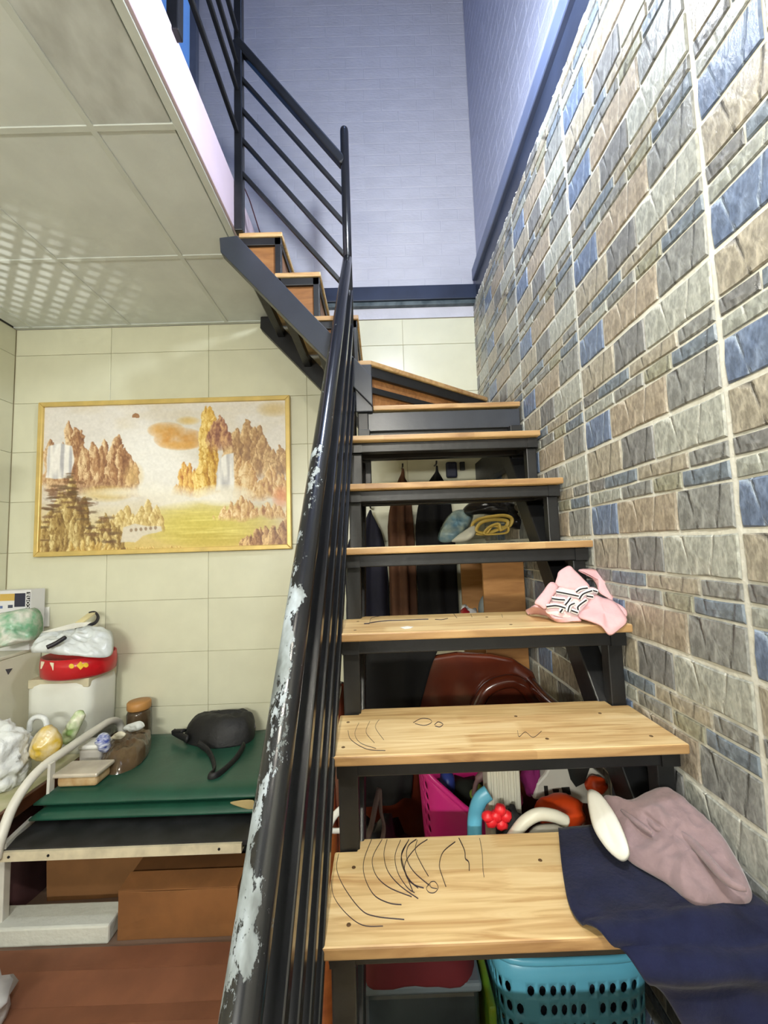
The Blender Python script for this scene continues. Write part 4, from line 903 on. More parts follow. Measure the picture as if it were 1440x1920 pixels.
bm = B(); blob(bm, (-1.34, 1.42, 0.06), (.10, .10, .06), 5, .5, 7, .8, 3, .4)
build('plastic_wrap', bm, mat('clear_film', (214, 214, 214), 0.2, alpha=0.75, var=0.05), None, True, label='crumpled clear plastic wrap on the flattened carton', cat='plastic')

# ------------------------------------------------------------------ side table and the clutter at the left wall
tb = empty('side_table', (-1.75, 2.05, 0), 'low pale-topped wooden table with a dark brown edge left of the bed', 'table')
bm = B(); box(bm, (-1.978, 1.60, 0.455), (-1.548, 2.478, 0.470)); build('table_top', bm, mat('pale_table_top', (196, 190, 160), 0.4, nscale=14, col2=(172, 172, 128)), tb, bevel=0.002)
bm = B(); box(bm, (-1.548, 1.60, 0.415), (-1.530, 2.478, 0.468)); build('table_edge', bm, mat('dark_brown_edge', (88, 50, 30), 0.4), tb, bevel=0.003)
bm = B(); box(bm, (-1.978, 1.582, 0.415), (-1.530, 1.600, 0.468)); build('table_edge', bm, MATS['dark_brown_edge'], tb, bevel=0.003)
for x in (-1.95, -1.57):
    for y in (1.62, 2.44):
        bm = B(); box(bm, (x-.02, y-.018, 0), (x+.02, y+.018, .455)); build('leg', bm, MATS['dark_brown_edge'], tb, bevel=0.003)
M_WPL = MATS['white_plastic']
ap = empty('white_cabinet', (-2.1, 2.18, 0), 'white metal cabinet in the corner left of the table', 'cabinet')
bm = B(); box(bm, (-2.212, 1.90, 0), (-1.990, 2.486, 0.945)); build('cabinet_body', bm, mat('white_appliance', (224, 220, 200), 0.35, var=0.03), ap, bevel=0.008)
bm = B(); box(bm, (-2.212, 1.89, 0.945), (-1.985, 2.488, 0.962)); build('cabinet_top', bm, MATS['white_appliance'], ap, bevel=0.004)
bm = B(); prism(bm, [V(-1.990, *atX(x, y, -1.99).yz) for x, y in ((10, 1255), (23, 1253), (15, 1265))], (.002, 0, 0)); build('triangle_mark', bm, mat('dark_mark', (80, 78, 84), 0.6), ap, label='small dark triangular mark')
# printed box on the cabinet
bx = empty('product_box', (-2.09, 2.40, 0.963), 'white, yellow and navy printed box on top of the white cabinet', 'box')
p0, p1 = atY(-14, 1148, 2.36), atY(58, 1106, 2.36)
zt = p1.z
bm = B(); box(bm, (p0.x, 2.36, 0.963), (p1.x, 2.46, zt)); build('box_body', bm, mat('white_card', (222, 222, 224), 0.5, var=0.02), bx, bevel=0.002)
def decal(px0, py0, px1, py1, col, nm='print_block', dy=0.0012):
    a, b = atY(px0, py1, 2.36), atY(px1, py0, 2.36); bm = B(); box(bm, (a.x, 2.36-dy, a.z), (b.x, 2.3605, b.z)); build(nm, bm, mat('print_%d_%d_%d' % col, col, 0.5, var=0.05), bx)
decal(0, 1113, 28, 1127, (204, 170, 88)); decal(27, 1112, 48, 1138, (44, 46, 66)); decal(49, 1110, 57, 1141, (34, 32, 36)); decal(0, 1136, 5, 1141, (90, 110, 160)); decal(15, 1134, 24, 1140, (70, 76, 96))
tx = bpy.data.curves.new('box_lettering', 'FONT'); tx.body = 'cona'; tx.size = 0.030; tx.extrude = 0.0004
to = bpy.data.objects.new('tmp', tx); COL.objects.link(to); dg = bpy.context.evaluated_depsgraph_get(); dg.update()
tm = bpy.data.meshes.new_from_object(to.evaluated_get(dg)); COL.objects.unlink(to); bpy.data.objects.remove(to)
a = atY(49.5, 1141, 2.36); tmx = [v.co.copy() for v in tm.vertices]; mxx = max(c.x for c in tmx); mxy = max(c.y for c in tmx)
b = atY(56.5, 1112, 2.36)
for v, c in zip(tm.vertices, tmx): v.co = V((1-c.y/mxy)*(b.x-a.x), -0.0018+c.z, c.x/mxx*(b.z-a.z))
tm.materials.append(mat('white_print', (236, 236, 236), 0.6)); lo_ = bpy.data.objects.new('box_lettering', tm); place(lo_, bx, V(a.x, 2.36, a.z))
# green and white plastic bag on the cabinet
bm = B(); mound(bm, [atY(x, y, Y) for x, y, Y in [(-12, 1212, 2.24), (8, 1213, 2.23), (40, 1205, 2.27), (64, 1196, 2.34), (66, 1160, 2.35), (52, 1142, 2.34), (20, 1146, 2.31), (-12, 1158, 2.28)]], (0.03, -.05, .0), rings=14, sub=8, folds=.010, fs=14, power=4, seed=3, under=(0, .05, 0), crease=.03)
m_gb = mat('green_white_film', (120, 176, 140), 0.25, nscale=16, col2=(214, 214, 204), bump=0.25, bscale=20)
build('plastic_bag', bm, m_gb, None, True, label='green and white plastic bag on the white cabinet', cat='bag')
# wall socket
sk = empty('wall_socket', (-1.99, YB, 1.06), 'white wall socket on the tiles beside the cabinet', 'socket')
a, b = atY(65, 1176, YB-.01), atY(92, 1138, YB-.01)
bm = B(); box(bm, (a.x, YB-.012, a.z), (b.x, YB-.0005, b.z)); build('socket_plate', bm, M_WPL, sk, bevel=0.003)
bm = B(); box(bm, (a.x-.028, YB-.010, a.z), (a.x-.004, YB-.0005, b.z)); build('side_plate', bm, M_WPL, sk, bevel=0.003)
cx_, cz_ = (a.x+b.x)/2, (a.z+b.z)/2
for dx, dz in ((-.012, .016), (.012, .016), (-.012, -.012), (.012, -.012)):
    bm = B(); box(bm, (cx_+dx-.004, YB-.0128, cz_+dz-.007), (cx_+dx+.004, YB-.0115, cz_+dz+.007)); build('socket_slot', bm, mat('socket_dark', (150, 146, 136), 0.6), sk)
# canister with a red tub on it
cn = empty('storage_canister', (-1.68, 2.32, .470), 'square translucent white plastic canister standing on the table', 'container')
bm = B(); lathe(bm, [(0, 0), (.150, 0), (.162, .02), (.166, .32), (.160, .352), (.140, .366), (0, .366)], (0, 0, 0), 48)
for v in bm.verts:
    x, y = v.co.x, v.co.y; r = math.hypot(x, y)
    if r > 1e-6:
        t = math.atan2(y, x); k = (abs(math.cos(t))**8+abs(math.sin(t))**8)**(-1/8); x, y = x*k, y*k*0.72
    v.co = V(-1.680+x, 2.325+y, .4705+v.co.z)
build('canister_body', bm, mat('milky_plastic', (222, 224, 216), 0.35, var=0.03, sub=0.0), cn, True)
bm = B(); box(bm, (-1.835, 2.21, .80), (-1.525, 2.44, .845)); build('canister_rim', bm, mat('grey_rim', (196, 188, 160), 0.5), cn, bevel=.004)
tub = empty('red_tub', (-1.645, 2.33, .846), 'round red plastic tub with a yellow emblem on top of the white canister', 'tub')
bm = B(); lathe(bm, [(0, 0), (.158, 0), (.172, .012), (.176, .06), (.172, .104), (.166, .104), (.160, .02), (0, .02)], (-1.645, 2.312, .846), 40, 1, .9); build('tub_body', bm, mat('red_plastic', (186, 26, 34), 0.28, var=0.06), tub, True)
def tubpt(x, y): return atY(x, y, 2.19)
def on_tub(px, py, out=.0015):
    d = ray(px, py); best = None
    for k in range(400):
        p = CAM+d*(2.05+k*.001)/d.y
        rr = math.hypot(p.x+1.645, (p.y-2.312)/.9)
        if rr < .176+out: return p
    return CAM+d*(2.155/d.y)
for sh in ([(134, 1249, 4.6)], [(161, 1247, 4.6)]):
    cx, cy, rr = sh[0]; bm = B(); poly_patch(bm, [on_tub(cx+rr*1.1*math.cos(k*.6283), cy+rr*math.sin(k*.6283)) for k in range(10)], .0015, sub=1, rings=1); build('emblem_disc', bm, mat('yellow_print', (226, 190, 50), 0.4), tub)
bm = B(); poly_patch(bm, [on_tub(151, 1240), on_tub(159, 1248), on_tub(151, 1256), on_tub(143, 1248)], .0018, sub=1, rings=1); build('emblem_diamond', bm, MATS['yellow_print'], tub)
bm = B(); poly_patch(bm, [on_tub(77, 1240), on_tub(101, 1243), on_tub(100, 1257), on_tub(76, 1254)], .0015, sub=1, rings=2); build('paper_label', bm, mat('label_paper', (230, 222, 196), 0.7), tub)
M_FILM = mat('white_film', (214, 220, 222), 0.25, var=0.06, nscale=14, bump=0.5, bscale=22)
bm = B(); mound(bm, [atY(x, y, Y) for x, y, Y in [(58, 1222, 2.18), (82, 1224, 2.16), (120, 1228, 2.15), (170, 1232, 2.18), (204, 1230, 2.24), (208, 1196, 2.30), (196, 1180, 2.36), (150, 1178, 2.38), (100, 1186, 2.36), (75, 1196, 2.30)]], (0, -.03, .045), rings=16, sub=9, folds=.010, fs=15, power=4, seed=9, under=(0, .02, -.002), crease=.035)
build('plastic_bag', bm, M_FILM, None, True, label='crumpled white plastic bag lying on the red tub', cat='bag')
cl = empty('kitchen_cleaver', (-1.7, 2.3, 1.02), 'white-bladed kitchen cleaver with a black handle on the plastic bag', 'knife')
bm = B(); poly_patch(bm, [atY(x, y, 2.22) for x, y in ((76, 1186), (95, 1180), (140, 1168), (172, 1166), (160, 1174), (120, 1182))], .004, sub=1, rings=2); build('blade', bm, mat('pale_blade', (226, 226, 220), 0.25, 0.2), cl)
bm = B(); tube(bm, cat_rom([atY(88, 1214, 2.11), atY(105, 1206, 2.13), atY(124, 1194, 2.16)], 5), [.011]*6+[.011]*4+[.008], 12); build('handle', bm, mat('black_handle', (34, 32, 38), 0.45), cl, True)
pe = empty('vegetable_peeler', (-1.6, 2.36, 1.06), 'grater-like peeler with a black clip leaning against the tiles above the red tub', 'kitchen tool')
bm = B(); obox(bm, atY(146, 1170, 2.34), atY(174, 1149, 2.42), .05, .010); build('grater_plate', bm, mat('ivory_plastic', (216, 204, 158), 0.5), pe, bevel=.002)
bm = B(); tube(bm, cat_rom([atY(140, 1182, 2.30), atY(160, 1174, 2.32), atY(178, 1168, 2.36), atY(184, 1157, 2.40), atY(178, 1148, 2.42), atY(168, 1149, 2.42)], 6), .009, 10, flat=.7); build('handle', bm, MATS['black_handle'], pe, True)
# things on the table top and the near end of the mat
ZT, ZM = .471, .467
bm = B(); blob(bm, (-1.755, 1.93, ZT+.115), (.15, .13, .16), 4, .25, 5, .72, 5, .12)
for v in bm.verts:
    if v.co.z > ZT+.01:
        d = (v.co-V(-1.755, 1.93, ZT+.1)).normalized(); n1_ = abs(NZ(v.co, 17, 2))+.6*abs(NZ(v.co, 34, 5)); v.co += d*(.030*n1_-.012)
build('plastic_bag', bm, mat('white_bag_film', (222, 226, 226), 0.22, var=0.05, bump=1.0, bscale=26), None, True, label='big bulging white plastic bag on the table at the left edge', cat='bag')
def pouch(name, P, Y, mats, label, cat, bulge=.02, thick=.012, seed=0):
    o = []
    bm = B(); poly_patch(bm, [atY(x, y, Y) for x, y in P], thick, bulge, sub=7, rings=10, folds=.010, fs=42, seed=seed)
    return build(name, bm, mats, None, True, label=label, cat=cat)
pouch('snack_pack', [(62, 1418), (60, 1400), (72, 1372), (90, 1360), (108, 1372), (114, 1396), (104, 1415), (80, 1426)], 1.99, mat('yellow_snack_film', (212, 178, 60), 0.25, nscale=18, col2=(226, 212, 176), bump=0.3, bscale=24), 'yellow and clear snack pouch behind the white tube', 'snack', .04, .03, 2)
pouch('snack_pack', [(116, 1392), (120, 1372), (134, 1346), (146, 1332), (160, 1340), (150, 1362), (138, 1386), (124, 1396)], 2.10, mat('green_snack_film', (150, 186, 112), 0.28, nscale=20, col2=(226, 228, 206), bump=0.2), 'upright white and green snack packet beside the canister', 'snack', .02, .02, 4)
bm = B(); tube(bm, cat_rom([atY(x, y, 2.04) for x, y in ((55, 1372), (58, 1352), (70, 1344), (84, 1348), (88, 1366), (78, 1376))], 6), .012, 8); build('bag_handle', bm, mat('white_bag_film', (0, 0, 0)), None, True, label='white loop of knotted plastic bag beside the yellow pouch', cat='bag')
pouch('paper_bag', [(158, 1365), (160, 1330), (168, 1300), (174, 1284), (184, 1300), (196, 1320), (200, 1345), (190, 1362), (172, 1370)], 2.36, mat('tan_paper', (196, 156, 92), 0.6, nscale=12, col2=(214, 186, 130), bump=0.4, bscale=14), 'tan paper bag standing between canister and dark jar', 'bag', .03, .03, 7)
jar = empty('glass_jar', (-1.36, 2.39, ZM), 'dark glass jar with a round tan lid against the tiled wall', 'jar')
jc = atZ(257, 1384, ZM); jc = V(jc.x+.0, 2.40, ZM)
bm = B(); lathe(bm, [(0, 0), (.055, 0), (.060, .01), (.060, .13), (.052, .15), (0, .15)], jc, 24); build('jar_body', bm, mat('brown_jar_glass', (72, 58, 42), 0.12, var=0.2), jar, True)
bm = B(); lathe(bm, [(0, .15), (.056, .15), (.060, .155), (.060, .188), (.054, .194), (0, .194)], jc, 24); build('jar_lid', bm, mat('tan_lid', (178, 128, 70), 0.5, var=0.08), jar, True)
bm = B(); mound(bm, [atZ(x, y, ZM) for x, y in ((186, 1440), (200, 1452), (228, 1450), (262, 1432), (280, 1408), (282, 1386), (262, 1384), (225, 1395), (198, 1412))], (0, .02, .085), rings=14, sub=8, folds=.012, fs=14, power=4, seed=3, crease=.03)
build('food_bag', bm, mat('brown_clear_film', (88, 72, 52), 0.15, var=0.25, nscale=10, bump=0.5, bscale=18), None, True, label='clear bag of dark brown food lying on the green mat', cat='bag')
pouch('paper_tag', [(233, 1362), (262, 1352), (272, 1360), (262, 1368), (238, 1374)], 2.27, mat('white_tag', (206, 210, 206), 0.5), 'crumpled white and black packet in front of the jar', 'packet', .008, .006, 1)
pouch('paper_tag', [(208, 1384), (222, 1372), (236, 1376), (226, 1386)], 2.16, mat('cream_scrap', (220, 214, 190), 0.6), 'small cream paper scrap on the brown food bag', 'paper', .004, .004, 2)
pouch('snack_pack', [(182, 1396), (184, 1380), (194, 1374), (206, 1380), (206, 1402), (196, 1412)], 2.06, mat('blue_pack_film', (34, 58, 150), 0.3, nscale=40, col2=(206, 212, 226), stretch=(1, 1, 3)), 'small blue and white packet beside the white carton', 'snack', .02, .02, 3)
wc = empty('white_tub', (-1.41, 2.0, ZM), 'small white lidded tub on the corner of the green mat', 'container')
c0 = atZ(168, 1432, ZM); c0.y += .03
bm = B(); box(bm, (c0.x-.056, c0.y-.03, ZM), (c0.x+.052, c0.y+.06, ZM+.065)); build('tub_body', bm, mat('clear_grey_plastic', (190, 186, 178), 0.25), wc, bevel=.012, seg=3)
bm = B(); box(bm, (c0.x-.060, c0.y-.034, ZM+.065), (c0.x+.056, c0.y+.064, ZM+.085)); build('tub_lid', bm, M_WPL, wc, bevel=.008, seg=3)
ft = empty('food_box', (-1.42, 1.93, ZM), 'clear plastic box of tan food with a loose lid at the mat corner', 'container')
c1 = atZ(140, 1478, ZM); c1.y += .05
bm = B(); box(bm, (c1.x-.085, c1.y-.045, ZM), (c1.x+.09, c1.y+.055, ZM+.045)); build('box_body', bm, mat('tan_food_plastic', (184, 150, 104), 0.25, nscale=20, col2=(206, 180, 140)), ft, bevel=.014, seg=3)
bm = B(); box(bm, (c1.x-.098, c1.y-.058, ZM+.045), (c1.x+.10, c1.y+.068, ZM+.062)); build('box_lid', bm, mat('clear_lid', (206, 196, 178), 0.15, alpha=.85), ft, bevel=.006, seg=2)

# ------------------------------------------------------------------ under the stairs
cab = empty('wooden_cabinet', (.52, 2.05, 0), 'light wooden cabinet, open to the left, under the stairs at the stone wall', 'cabinet')
for nm, lo, hi in (('side_panel', (.428, 1.80, 0), (.604, 1.818, 1.392)), ('side_panel', (.428, 2.30, 0), (.604, 2.318, 1.392)), ('top_panel', (.424, 1.796, 1.392), (.606, 2.322, 1.410)), ('back_panel', (.592, 1.818, 0), (.604, 2.30, 1.392)), ('shelf', (.436, 1.818, 1.04), (.592, 2.30, 1.056)), ('shelf', (.436, 1.818, .5), (.592, 2.30, .516)), ('bottom_panel', (.436, 1.818, .03), (.592, 2.30, .046))):
    bm = B(); box(bm, lo, hi); build(nm, bm, M_CAB, cab, bevel=.001, seg=1)
bm = B(); blob(bm, (.497, 1.98, 1.056+.09), (.055, .075, .092), 1, .02, 3, .97, 4); build('grey_helmet', bm, mat('grey_shell', (120, 128, 132), 0.25, var=0.05), None, True, label='grey rounded helmet inside the open wooden cabinet', cat='helmet')
# pile on the cabinet
ZC = 1.411
def CP(x, y, Y): return atY(780+x/3.43, 840+y/3.43, Y)
bm = B(); mound(bm, [(.44, 1.86, ZC), (.60, 1.86, ZC), (.60, 2.28, ZC), (.44, 2.28, ZC)], (0, 0, .03), rings=5, sub=5, folds=.004, power=8, seed=1); build('folded_cloth', bm, mat('grey_folded_cloth', (92, 96, 92), 0.9, bump=.2), None, True, label='folded grey cloth lying on the wooden cabinet under the yellow cord', cat='cloth')
bm = B(); mound(bm, [CP(150, 590, 1.86), CP(190, 470, 1.9), CP(250, 405, 1.95), CP(330, 400, 1.98), CP(370, 430, 1.98), CP(330, 520, 1.9), CP(240, 600, 1.84)], (-.01, -.05, .01), rings=12, sub=8, folds=.01, fs=18, power=4, seed=3, under=(0, .05, 0), crease=.025); build('plastic_bag', bm, mat('blue_clear_film', (96, 132, 150), 0.2, nscale=14, col2=(168, 180, 164), bump=.4, bscale=20), None, True, label='pale blue plastic bag hanging over the left side of the wooden cabinet', cat='bag')
bm = B(); mound(bm, [CP(230, 600, 1.825), CP(300, 540, 1.84), CP(380, 500, 1.86), CP(380, 560, 1.82), CP(320, 600, 1.815)], (0, -.02, .01), rings=5, sub=5, folds=.004, power=4, under=(0, .03, 0)); build('white_cloth', bm, mat('white_cloth', (206, 204, 184), 0.9), None, True, label='rolled white cloth between blue bag and yellow cord', cat='cloth')
cord = empty('yellow_cord', (.52, 1.9, 1.45), 'coiled flat yellow cord on the folded grey cloth', 'cord')
for k, (P, Y) in enumerate((([(360, 540), (370, 480), (440, 450), (560, 435), (615, 455), (600, 500), (540, 520), (450, 550), (390, 550)], 1.84), ([(390, 530), (420, 480), (500, 460), (585, 470), (570, 510), (490, 500), (450, 545)], 1.825), ([(440, 550), (470, 510), (530, 490), (545, 530), (590, 510), (580, 545), (480, 555)], 1.815))):
    bm = B(); tube(bm, cat_rom([CP(x, y, Y) for x, y in P], 8, True), .009, 8, closed=True, flat=.5); build('cord_loop', bm, mat('yellow_rubber', (196, 166, 78), 0.5, var=.08), cord, True)
bm = B(); mound(bm, [CP(320, 420, 1.90), CP(330, 370, 1.95), CP(400, 335, 2.0), CP(500, 335, 2.05), CP(580, 360, 2.05), CP(650, 390, 2.0), CP(700, 440, 1.92), CP(700, 520, 1.86), CP(620, 500, 1.85), CP(600, 440, 1.86), CP(460, 420, 1.86)], (0, -.05, .02), rings=14, sub=8, folds=.012, fs=14, power=4, seed=5, under=(0, .06, 0), crease=.04); build('black_bag', bm, MATS['black_plastic_film'], None, True, label='shiny black plastic bag on top of the pile on the wooden cabinet', cat='bag')
# coats on wall hooks
def coat(name, top, xs, z0, z1, Y, material, label, nf, seed):
    e = empty(name, (top[0], Y, z0), label, 'coat')
    rows = []
    for k, (wd, t) in enumerate(((.06, 0), (.55, .10), (.9, .25), (1, .5), (1, .75), (1.04, 1))):
        z = z1+(z0-z1)*t; cxx = top[0]+((xs[0]+xs[1])/2-top[0])*min(1, t*4)
        rows.append([(cxx+(xs[1]-xs[0])/2*wd*u, Y-.05*(1-u*u)*min(1, .3+t*2), z-.10*abs(u)*(1-t)*.5) for u in (-1, -.5, 0, .5, 1)])
    bm = B(); sheet(bm, rows, .012, 6, .004, 12, seed, lambda u, v: .016*math.sin(u*nf*6.28+seed)*min(1, v*3)); build('coat_body', bm, material, e, True)
    bm = B(); tube(bm, cat_rom([(top[0], YB-.002, z1+.02), (top[0], Y+.01, z1+.015), (top[0], Y-.01, z1+.03)], 5), .005, 8); build('hook', bm, M_BLACK, e, True)
    return e
zt_ = atY(755, 880, 2.40).z
coat('hanging_coat', (atY(755, 878, 2.40).x, 0), (.03, .175), 1.00, zt_+.002, 2.40, mat('brown_coat_cloth', (84, 52, 32), 0.85, var=.15, bump=.2, bscale=40), 'brown coat hanging on the wall behind the steps, middle of three', 2.5, 1)
coat('hanging_coat', (atY(818, 876, 2.41).x, 0), (.195, .415), 0.95, zt_+.012, 2.40, mat('black_coat_cloth', (13, 13, 17), 0.95, var=.2), 'black coat hanging on the wall beside the wooden cabinet', 2.5, 3)
coat('hanging_coat', (-.06, 0), (-.20, .035), 0.98, 1.68, 2.41, mat('navy_coat_cloth', (20, 20, 38), 0.85, var=.2), 'navy coat hanging on the wall left of the brown coat', 2.5, 5)
for px, nm in ((860, 'navy'), (865, 'navy')):
    pass
hk = B(); a = atY(845, 868, 2.47); box(hk, (a.x-.03, 2.452, a.z-.09), (a.x+.035, 2.486, a.z+.005)); build('wall_box', hk, mat('navy_plastic', (30, 34, 58), 0.5), None, bevel=.01, label='small navy box fixed to the tiles above the black coat', cat='box')
hk = B(); a = atY(866, 866, 2.47); box(hk, (a.x-.012, 2.462, a.z-.05), (a.x+.016, 2.490, a.z+.0)); build('wall_switch', hk, M_BLACK, None, bevel=.003, label='small black switch on the tiles near the stone wall corner', cat='switch')
# rosewood armchair
M_ROSE = mat('rosewood', (98, 42, 24), 0.22, nscale=5, col2=(72, 28, 16), stretch=(1, 6, 1), coat=.5)
M_ROSEL = mat('rosewood_light', (150, 84, 40), 0.3, nscale=6, col2=(122, 62, 28), stretch=(1, 1, 5), coat=.4)
ch = empty('armchair', (.2, 1.38, 0), 'glossy red-brown wooden armchair under the stairs, loaded with things', 'chair')
bm = B(); box(bm, (-.17, 1.13, .42), (.585, 1.60, .452)); build('seat', bm, M_ROSE, ch, bevel=.008, seg=3)
bm = B(); box(bm, (-.15, 1.145, .35), (.57, 1.585, .42)); build('seat_apron', bm, M_ROSE, ch, bevel=.003)
bk = [(-.13, .452), (-.13, .99), (-.08, 1.045), (.02, 1.06), (.12, 1.062), (.26, 1.078), (.38, 1.068), (.46, 1.05), (.53, 1.0), (.56, .92), (.56, .452)]
bm = B(); prism(bm, [(x, 1.535, z) for x, z in bk], (0, .035, 0)); build('backrest', bm, M_ROSE, ch, bevel=.012, seg=3)
bm = B(); tube(bm, cat_rom([(.30, 1.53, .86), (.36, 1.525, .955), (.46, 1.522, .975), (.52, 1.525, .90), (.545, 1.53, .80), (.55, 1.53, .60)], 6), .024, 12); build('carved_rail', bm, M_ROSE, ch, True)
for x in (-.175, .515):
    zz = [0, .06, .2, .38, .52, .64, .74, .80, .84, .88, .92, .95]; rr = [.030, .028, .032, .036, .034, .032, .026, .016, .013, .018, .026, .022]
    dx = [.0, 0, -.006, -.008, -.002, .004, .012, .018, .020, .012, .002, -.004]
    bm = B(); tube(bm, [(x+(dx[i] if x < 0 else -dx[i]), 1.155, zz[i]) for i in range(12)], rr, 14); build('leg', bm, M_ROSEL if x < 0 else M_ROSE, ch, True)
    bm = B(); tube(bm, [(x, 1.57, 0), (x, 1.565, .45), (x, 1.56, .98)], [.028, .028, .022], 12); build('leg', bm, M_ROSE, ch, True)
    bm = B(); tube(bm, cat_rom([(x, 1.12, .952), (x, 1.2, .962), (x, 1.4, .955), (x, 1.56, .97)], 6), .022, 12, flat=.7); build('armrest', bm, M_ROSE, ch, True)
bm = B(); tube(bm, cat_rom([atY(x, y, 1.09) for x, y in ((640, 1517), (627, 1530), (618, 1548), (622, 1557), (642, 1557))], 6), .0085, 8, flat=.5); build('white_hook', bm, M_WPL, None, True, label='white plastic hook hanging on the front leg of the armchair', cat='hook')
# black jacket over the chair back
bm = B(); sheet(bm, [[(-.115, 1.60, .80), (0, 1.605, .82), (.10, 1.60, .85), (.16, 1.60, .9)], [(-.12, 1.585, 1.02), (0, 1.59, 1.09), (.10, 1.59, 1.10), (.18, 1.585, 1.08)], [(-.12, 1.545, 1.055), (0, 1.55, 1.125), (.10, 1.55, 1.12), (.19, 1.545, 1.09)], [(-.125, 1.515, .98), (0, 1.51, 1.03), (.09, 1.51, 1.03), (.15, 1.515, 1.02)], [(-.125, 1.50, .76), (0, 1.49, .78), (.07, 1.49, .80), (.09, 1.50, .82)], [(-.12, 1.495, .6), (-.02, 1.48, .6), (.04, 1.48, .62), (.07, 1.495, .62)]], .008, 6, .006, 12, 4, lambda u, v: .006*math.sin(u*16+v*3))
build('black_jacket', bm, mat('black_cloth', (11, 11, 12), 0.95, var=.2), None, True, label='black jacket draped over the back of the armchair', cat='jacket')
bm = B(); blob(bm, (.325, 1.62, 1.145), (.04, .035, .075), 3, .5, 8, .97, 3, .35); build('plastic_bag', bm, mat('white_red_film', (214, 214, 216), 0.2, nscale=11, col2=(226, 226, 226), bump=.5), None, True, label='small white plastic bag behind the armchair back', cat='bag')
bm = B(); blob(bm, (.305, 1.60, 1.20), (.018, .02, .028), 5, .5, 8, .9, 2); build('red_packet', bm, mat('red_film', (150, 30, 36), 0.3), None, True, label='small red packet poking out of the white bag behind the armchair', cat='packet')
# baskets
def holecell(bm, q, k=.62, n=8):
    q = [Vector(p) for p in q]; c = sum(q, Vector())/4
    A = [bm.verts.new(p) for p in q]
    ex, ey = (q[1]-q[0]+q[2]-q[3])/4, (q[3]-q[0]+q[2]-q[1])/4
    I = [bm.verts.new(c+ex*k*math.cos(math.pi*(1.25+2*i/n))*1.0+ey*k*math.sin(math.pi*(1.25+2*i/n))) for i in range(n)]
    for s in range(4):
        i0 = s*n//4; i1 = i0+1; i2 = (i0+2) % n
        bm.faces.new((A[s], I[i1 % n], I[i0 % n])); bm.faces.new((A[s], A[(s+1) % 4], I[i1 % n])); bm.faces.new((A[(s+1) % 4], I[i2], I[i1 % n]))
def basket(name, c, hx, hy, z0, z1, material, label, rows=8, top=None, taper=.82, na=36, skip=lambda i, j: False):
    e = empty(name, (c[0], c[1], z0), label, 'basket')
    def pt(i, t):
        a = 2*math.pi*i/na; k = (abs(math.cos(a))**5+abs(math.sin(a))**5)**(-1/5); s = taper+(1-taper)*t
        zt = top(a) if top else z1
        return (c[0]+hx*k*math.cos(a)*s, c[1]+hy*k*math.sin(a)*s, z0+(zt-z0)*t)
    bm = B()
    for j in range(rows):
        for i in range(na):
            q = [pt(i, j/rows), pt(i+1, j/rows), pt(i+1, (j+1)/rows), pt(i, (j+1)/rows)]
            if 0 < j < rows-1 and not skip(i, j): holecell(bm, q)
            else: bm.faces.new([bm.verts.new(p) for p in q])
    bmesh.ops.remove_doubles(bm, verts=bm.verts, dist=1e-5)
    bm.faces.new([bm.verts.new(pt(i, 0)) for i in range(na)][::-1])
    bmesh.ops.remove_doubles(bm, verts=bm.verts, dist=1e-5)
    o = build('basket_wall', bm, material, e, True); md = o.modifiers.new('thick', 'SOLIDIFY'); md.thickness = .003; md.offset = 0
    bm = B(); tube(bm, [pt(i, 1.0) for i in range(na)], .008, 8, closed=True, flat=.8); build('basket_rim', bm, material, e, True)
    return e
M_PKB = mat('pink_plastic', (226, 50, 140), 0.32, var=.05); M_BLB = mat('blue_plastic', (96, 176, 206), 0.34, var=.05)
basket('laundry_basket', (.225, 1.30), .14, .13, .453, .85, M_PKB, 'bright pink laundry basket standing on the armchair seat', 14, top=lambda a: .76+.17*max(0, -math.cos(a)-.1)**1.2, na=56, skip=lambda i, j: not (26 <= i <= 34))
basket('toy_basket', (.375, 1.035), .165, .098, 0, .60, M_BLB, 'light blue perforated basket full of toys on the floor under the lowest step', 16, na=52, skip=lambda i, j: (i//1+j) % 6 == 5)
# contents of the pink basket
bm = B(); blob(bm, (.21, 1.30, .70), (.10, .095, .07), 2, .4, 6, .9, 3); build('dark_cloth', bm, mat('dark_olive_cloth', (40, 44, 36), 0.9, var=.2), None, True, label='dark olive cloth inside the pink basket', cat='cloth')
bm = B(); blob(bm, (.165, 1.25, .79), (.022, .03, .04), 6, .3, 6, .9, 2); build('toy_block', bm, mat('blue_toy', (52, 70, 150), 0.4), None, True, label='small blue toy inside the pink basket', cat='toy')
for k, (x, y) in enumerate(((.235, 1.22), (.262, 1.225), (.250, 1.245))):
    bm = B(); blob(bm, (x, y, .775), (.014, .014, .014), k, .15, 5, 0, 2); build('green_ball', bm, mat('lime_plastic', (150, 176, 70), 0.4), None, True, label=('small lime green ball at the left in the pink basket', 'small lime green ball at the right in the pink basket', 'small lime green ball behind the two others in the pink basket')[k], cat='ball')
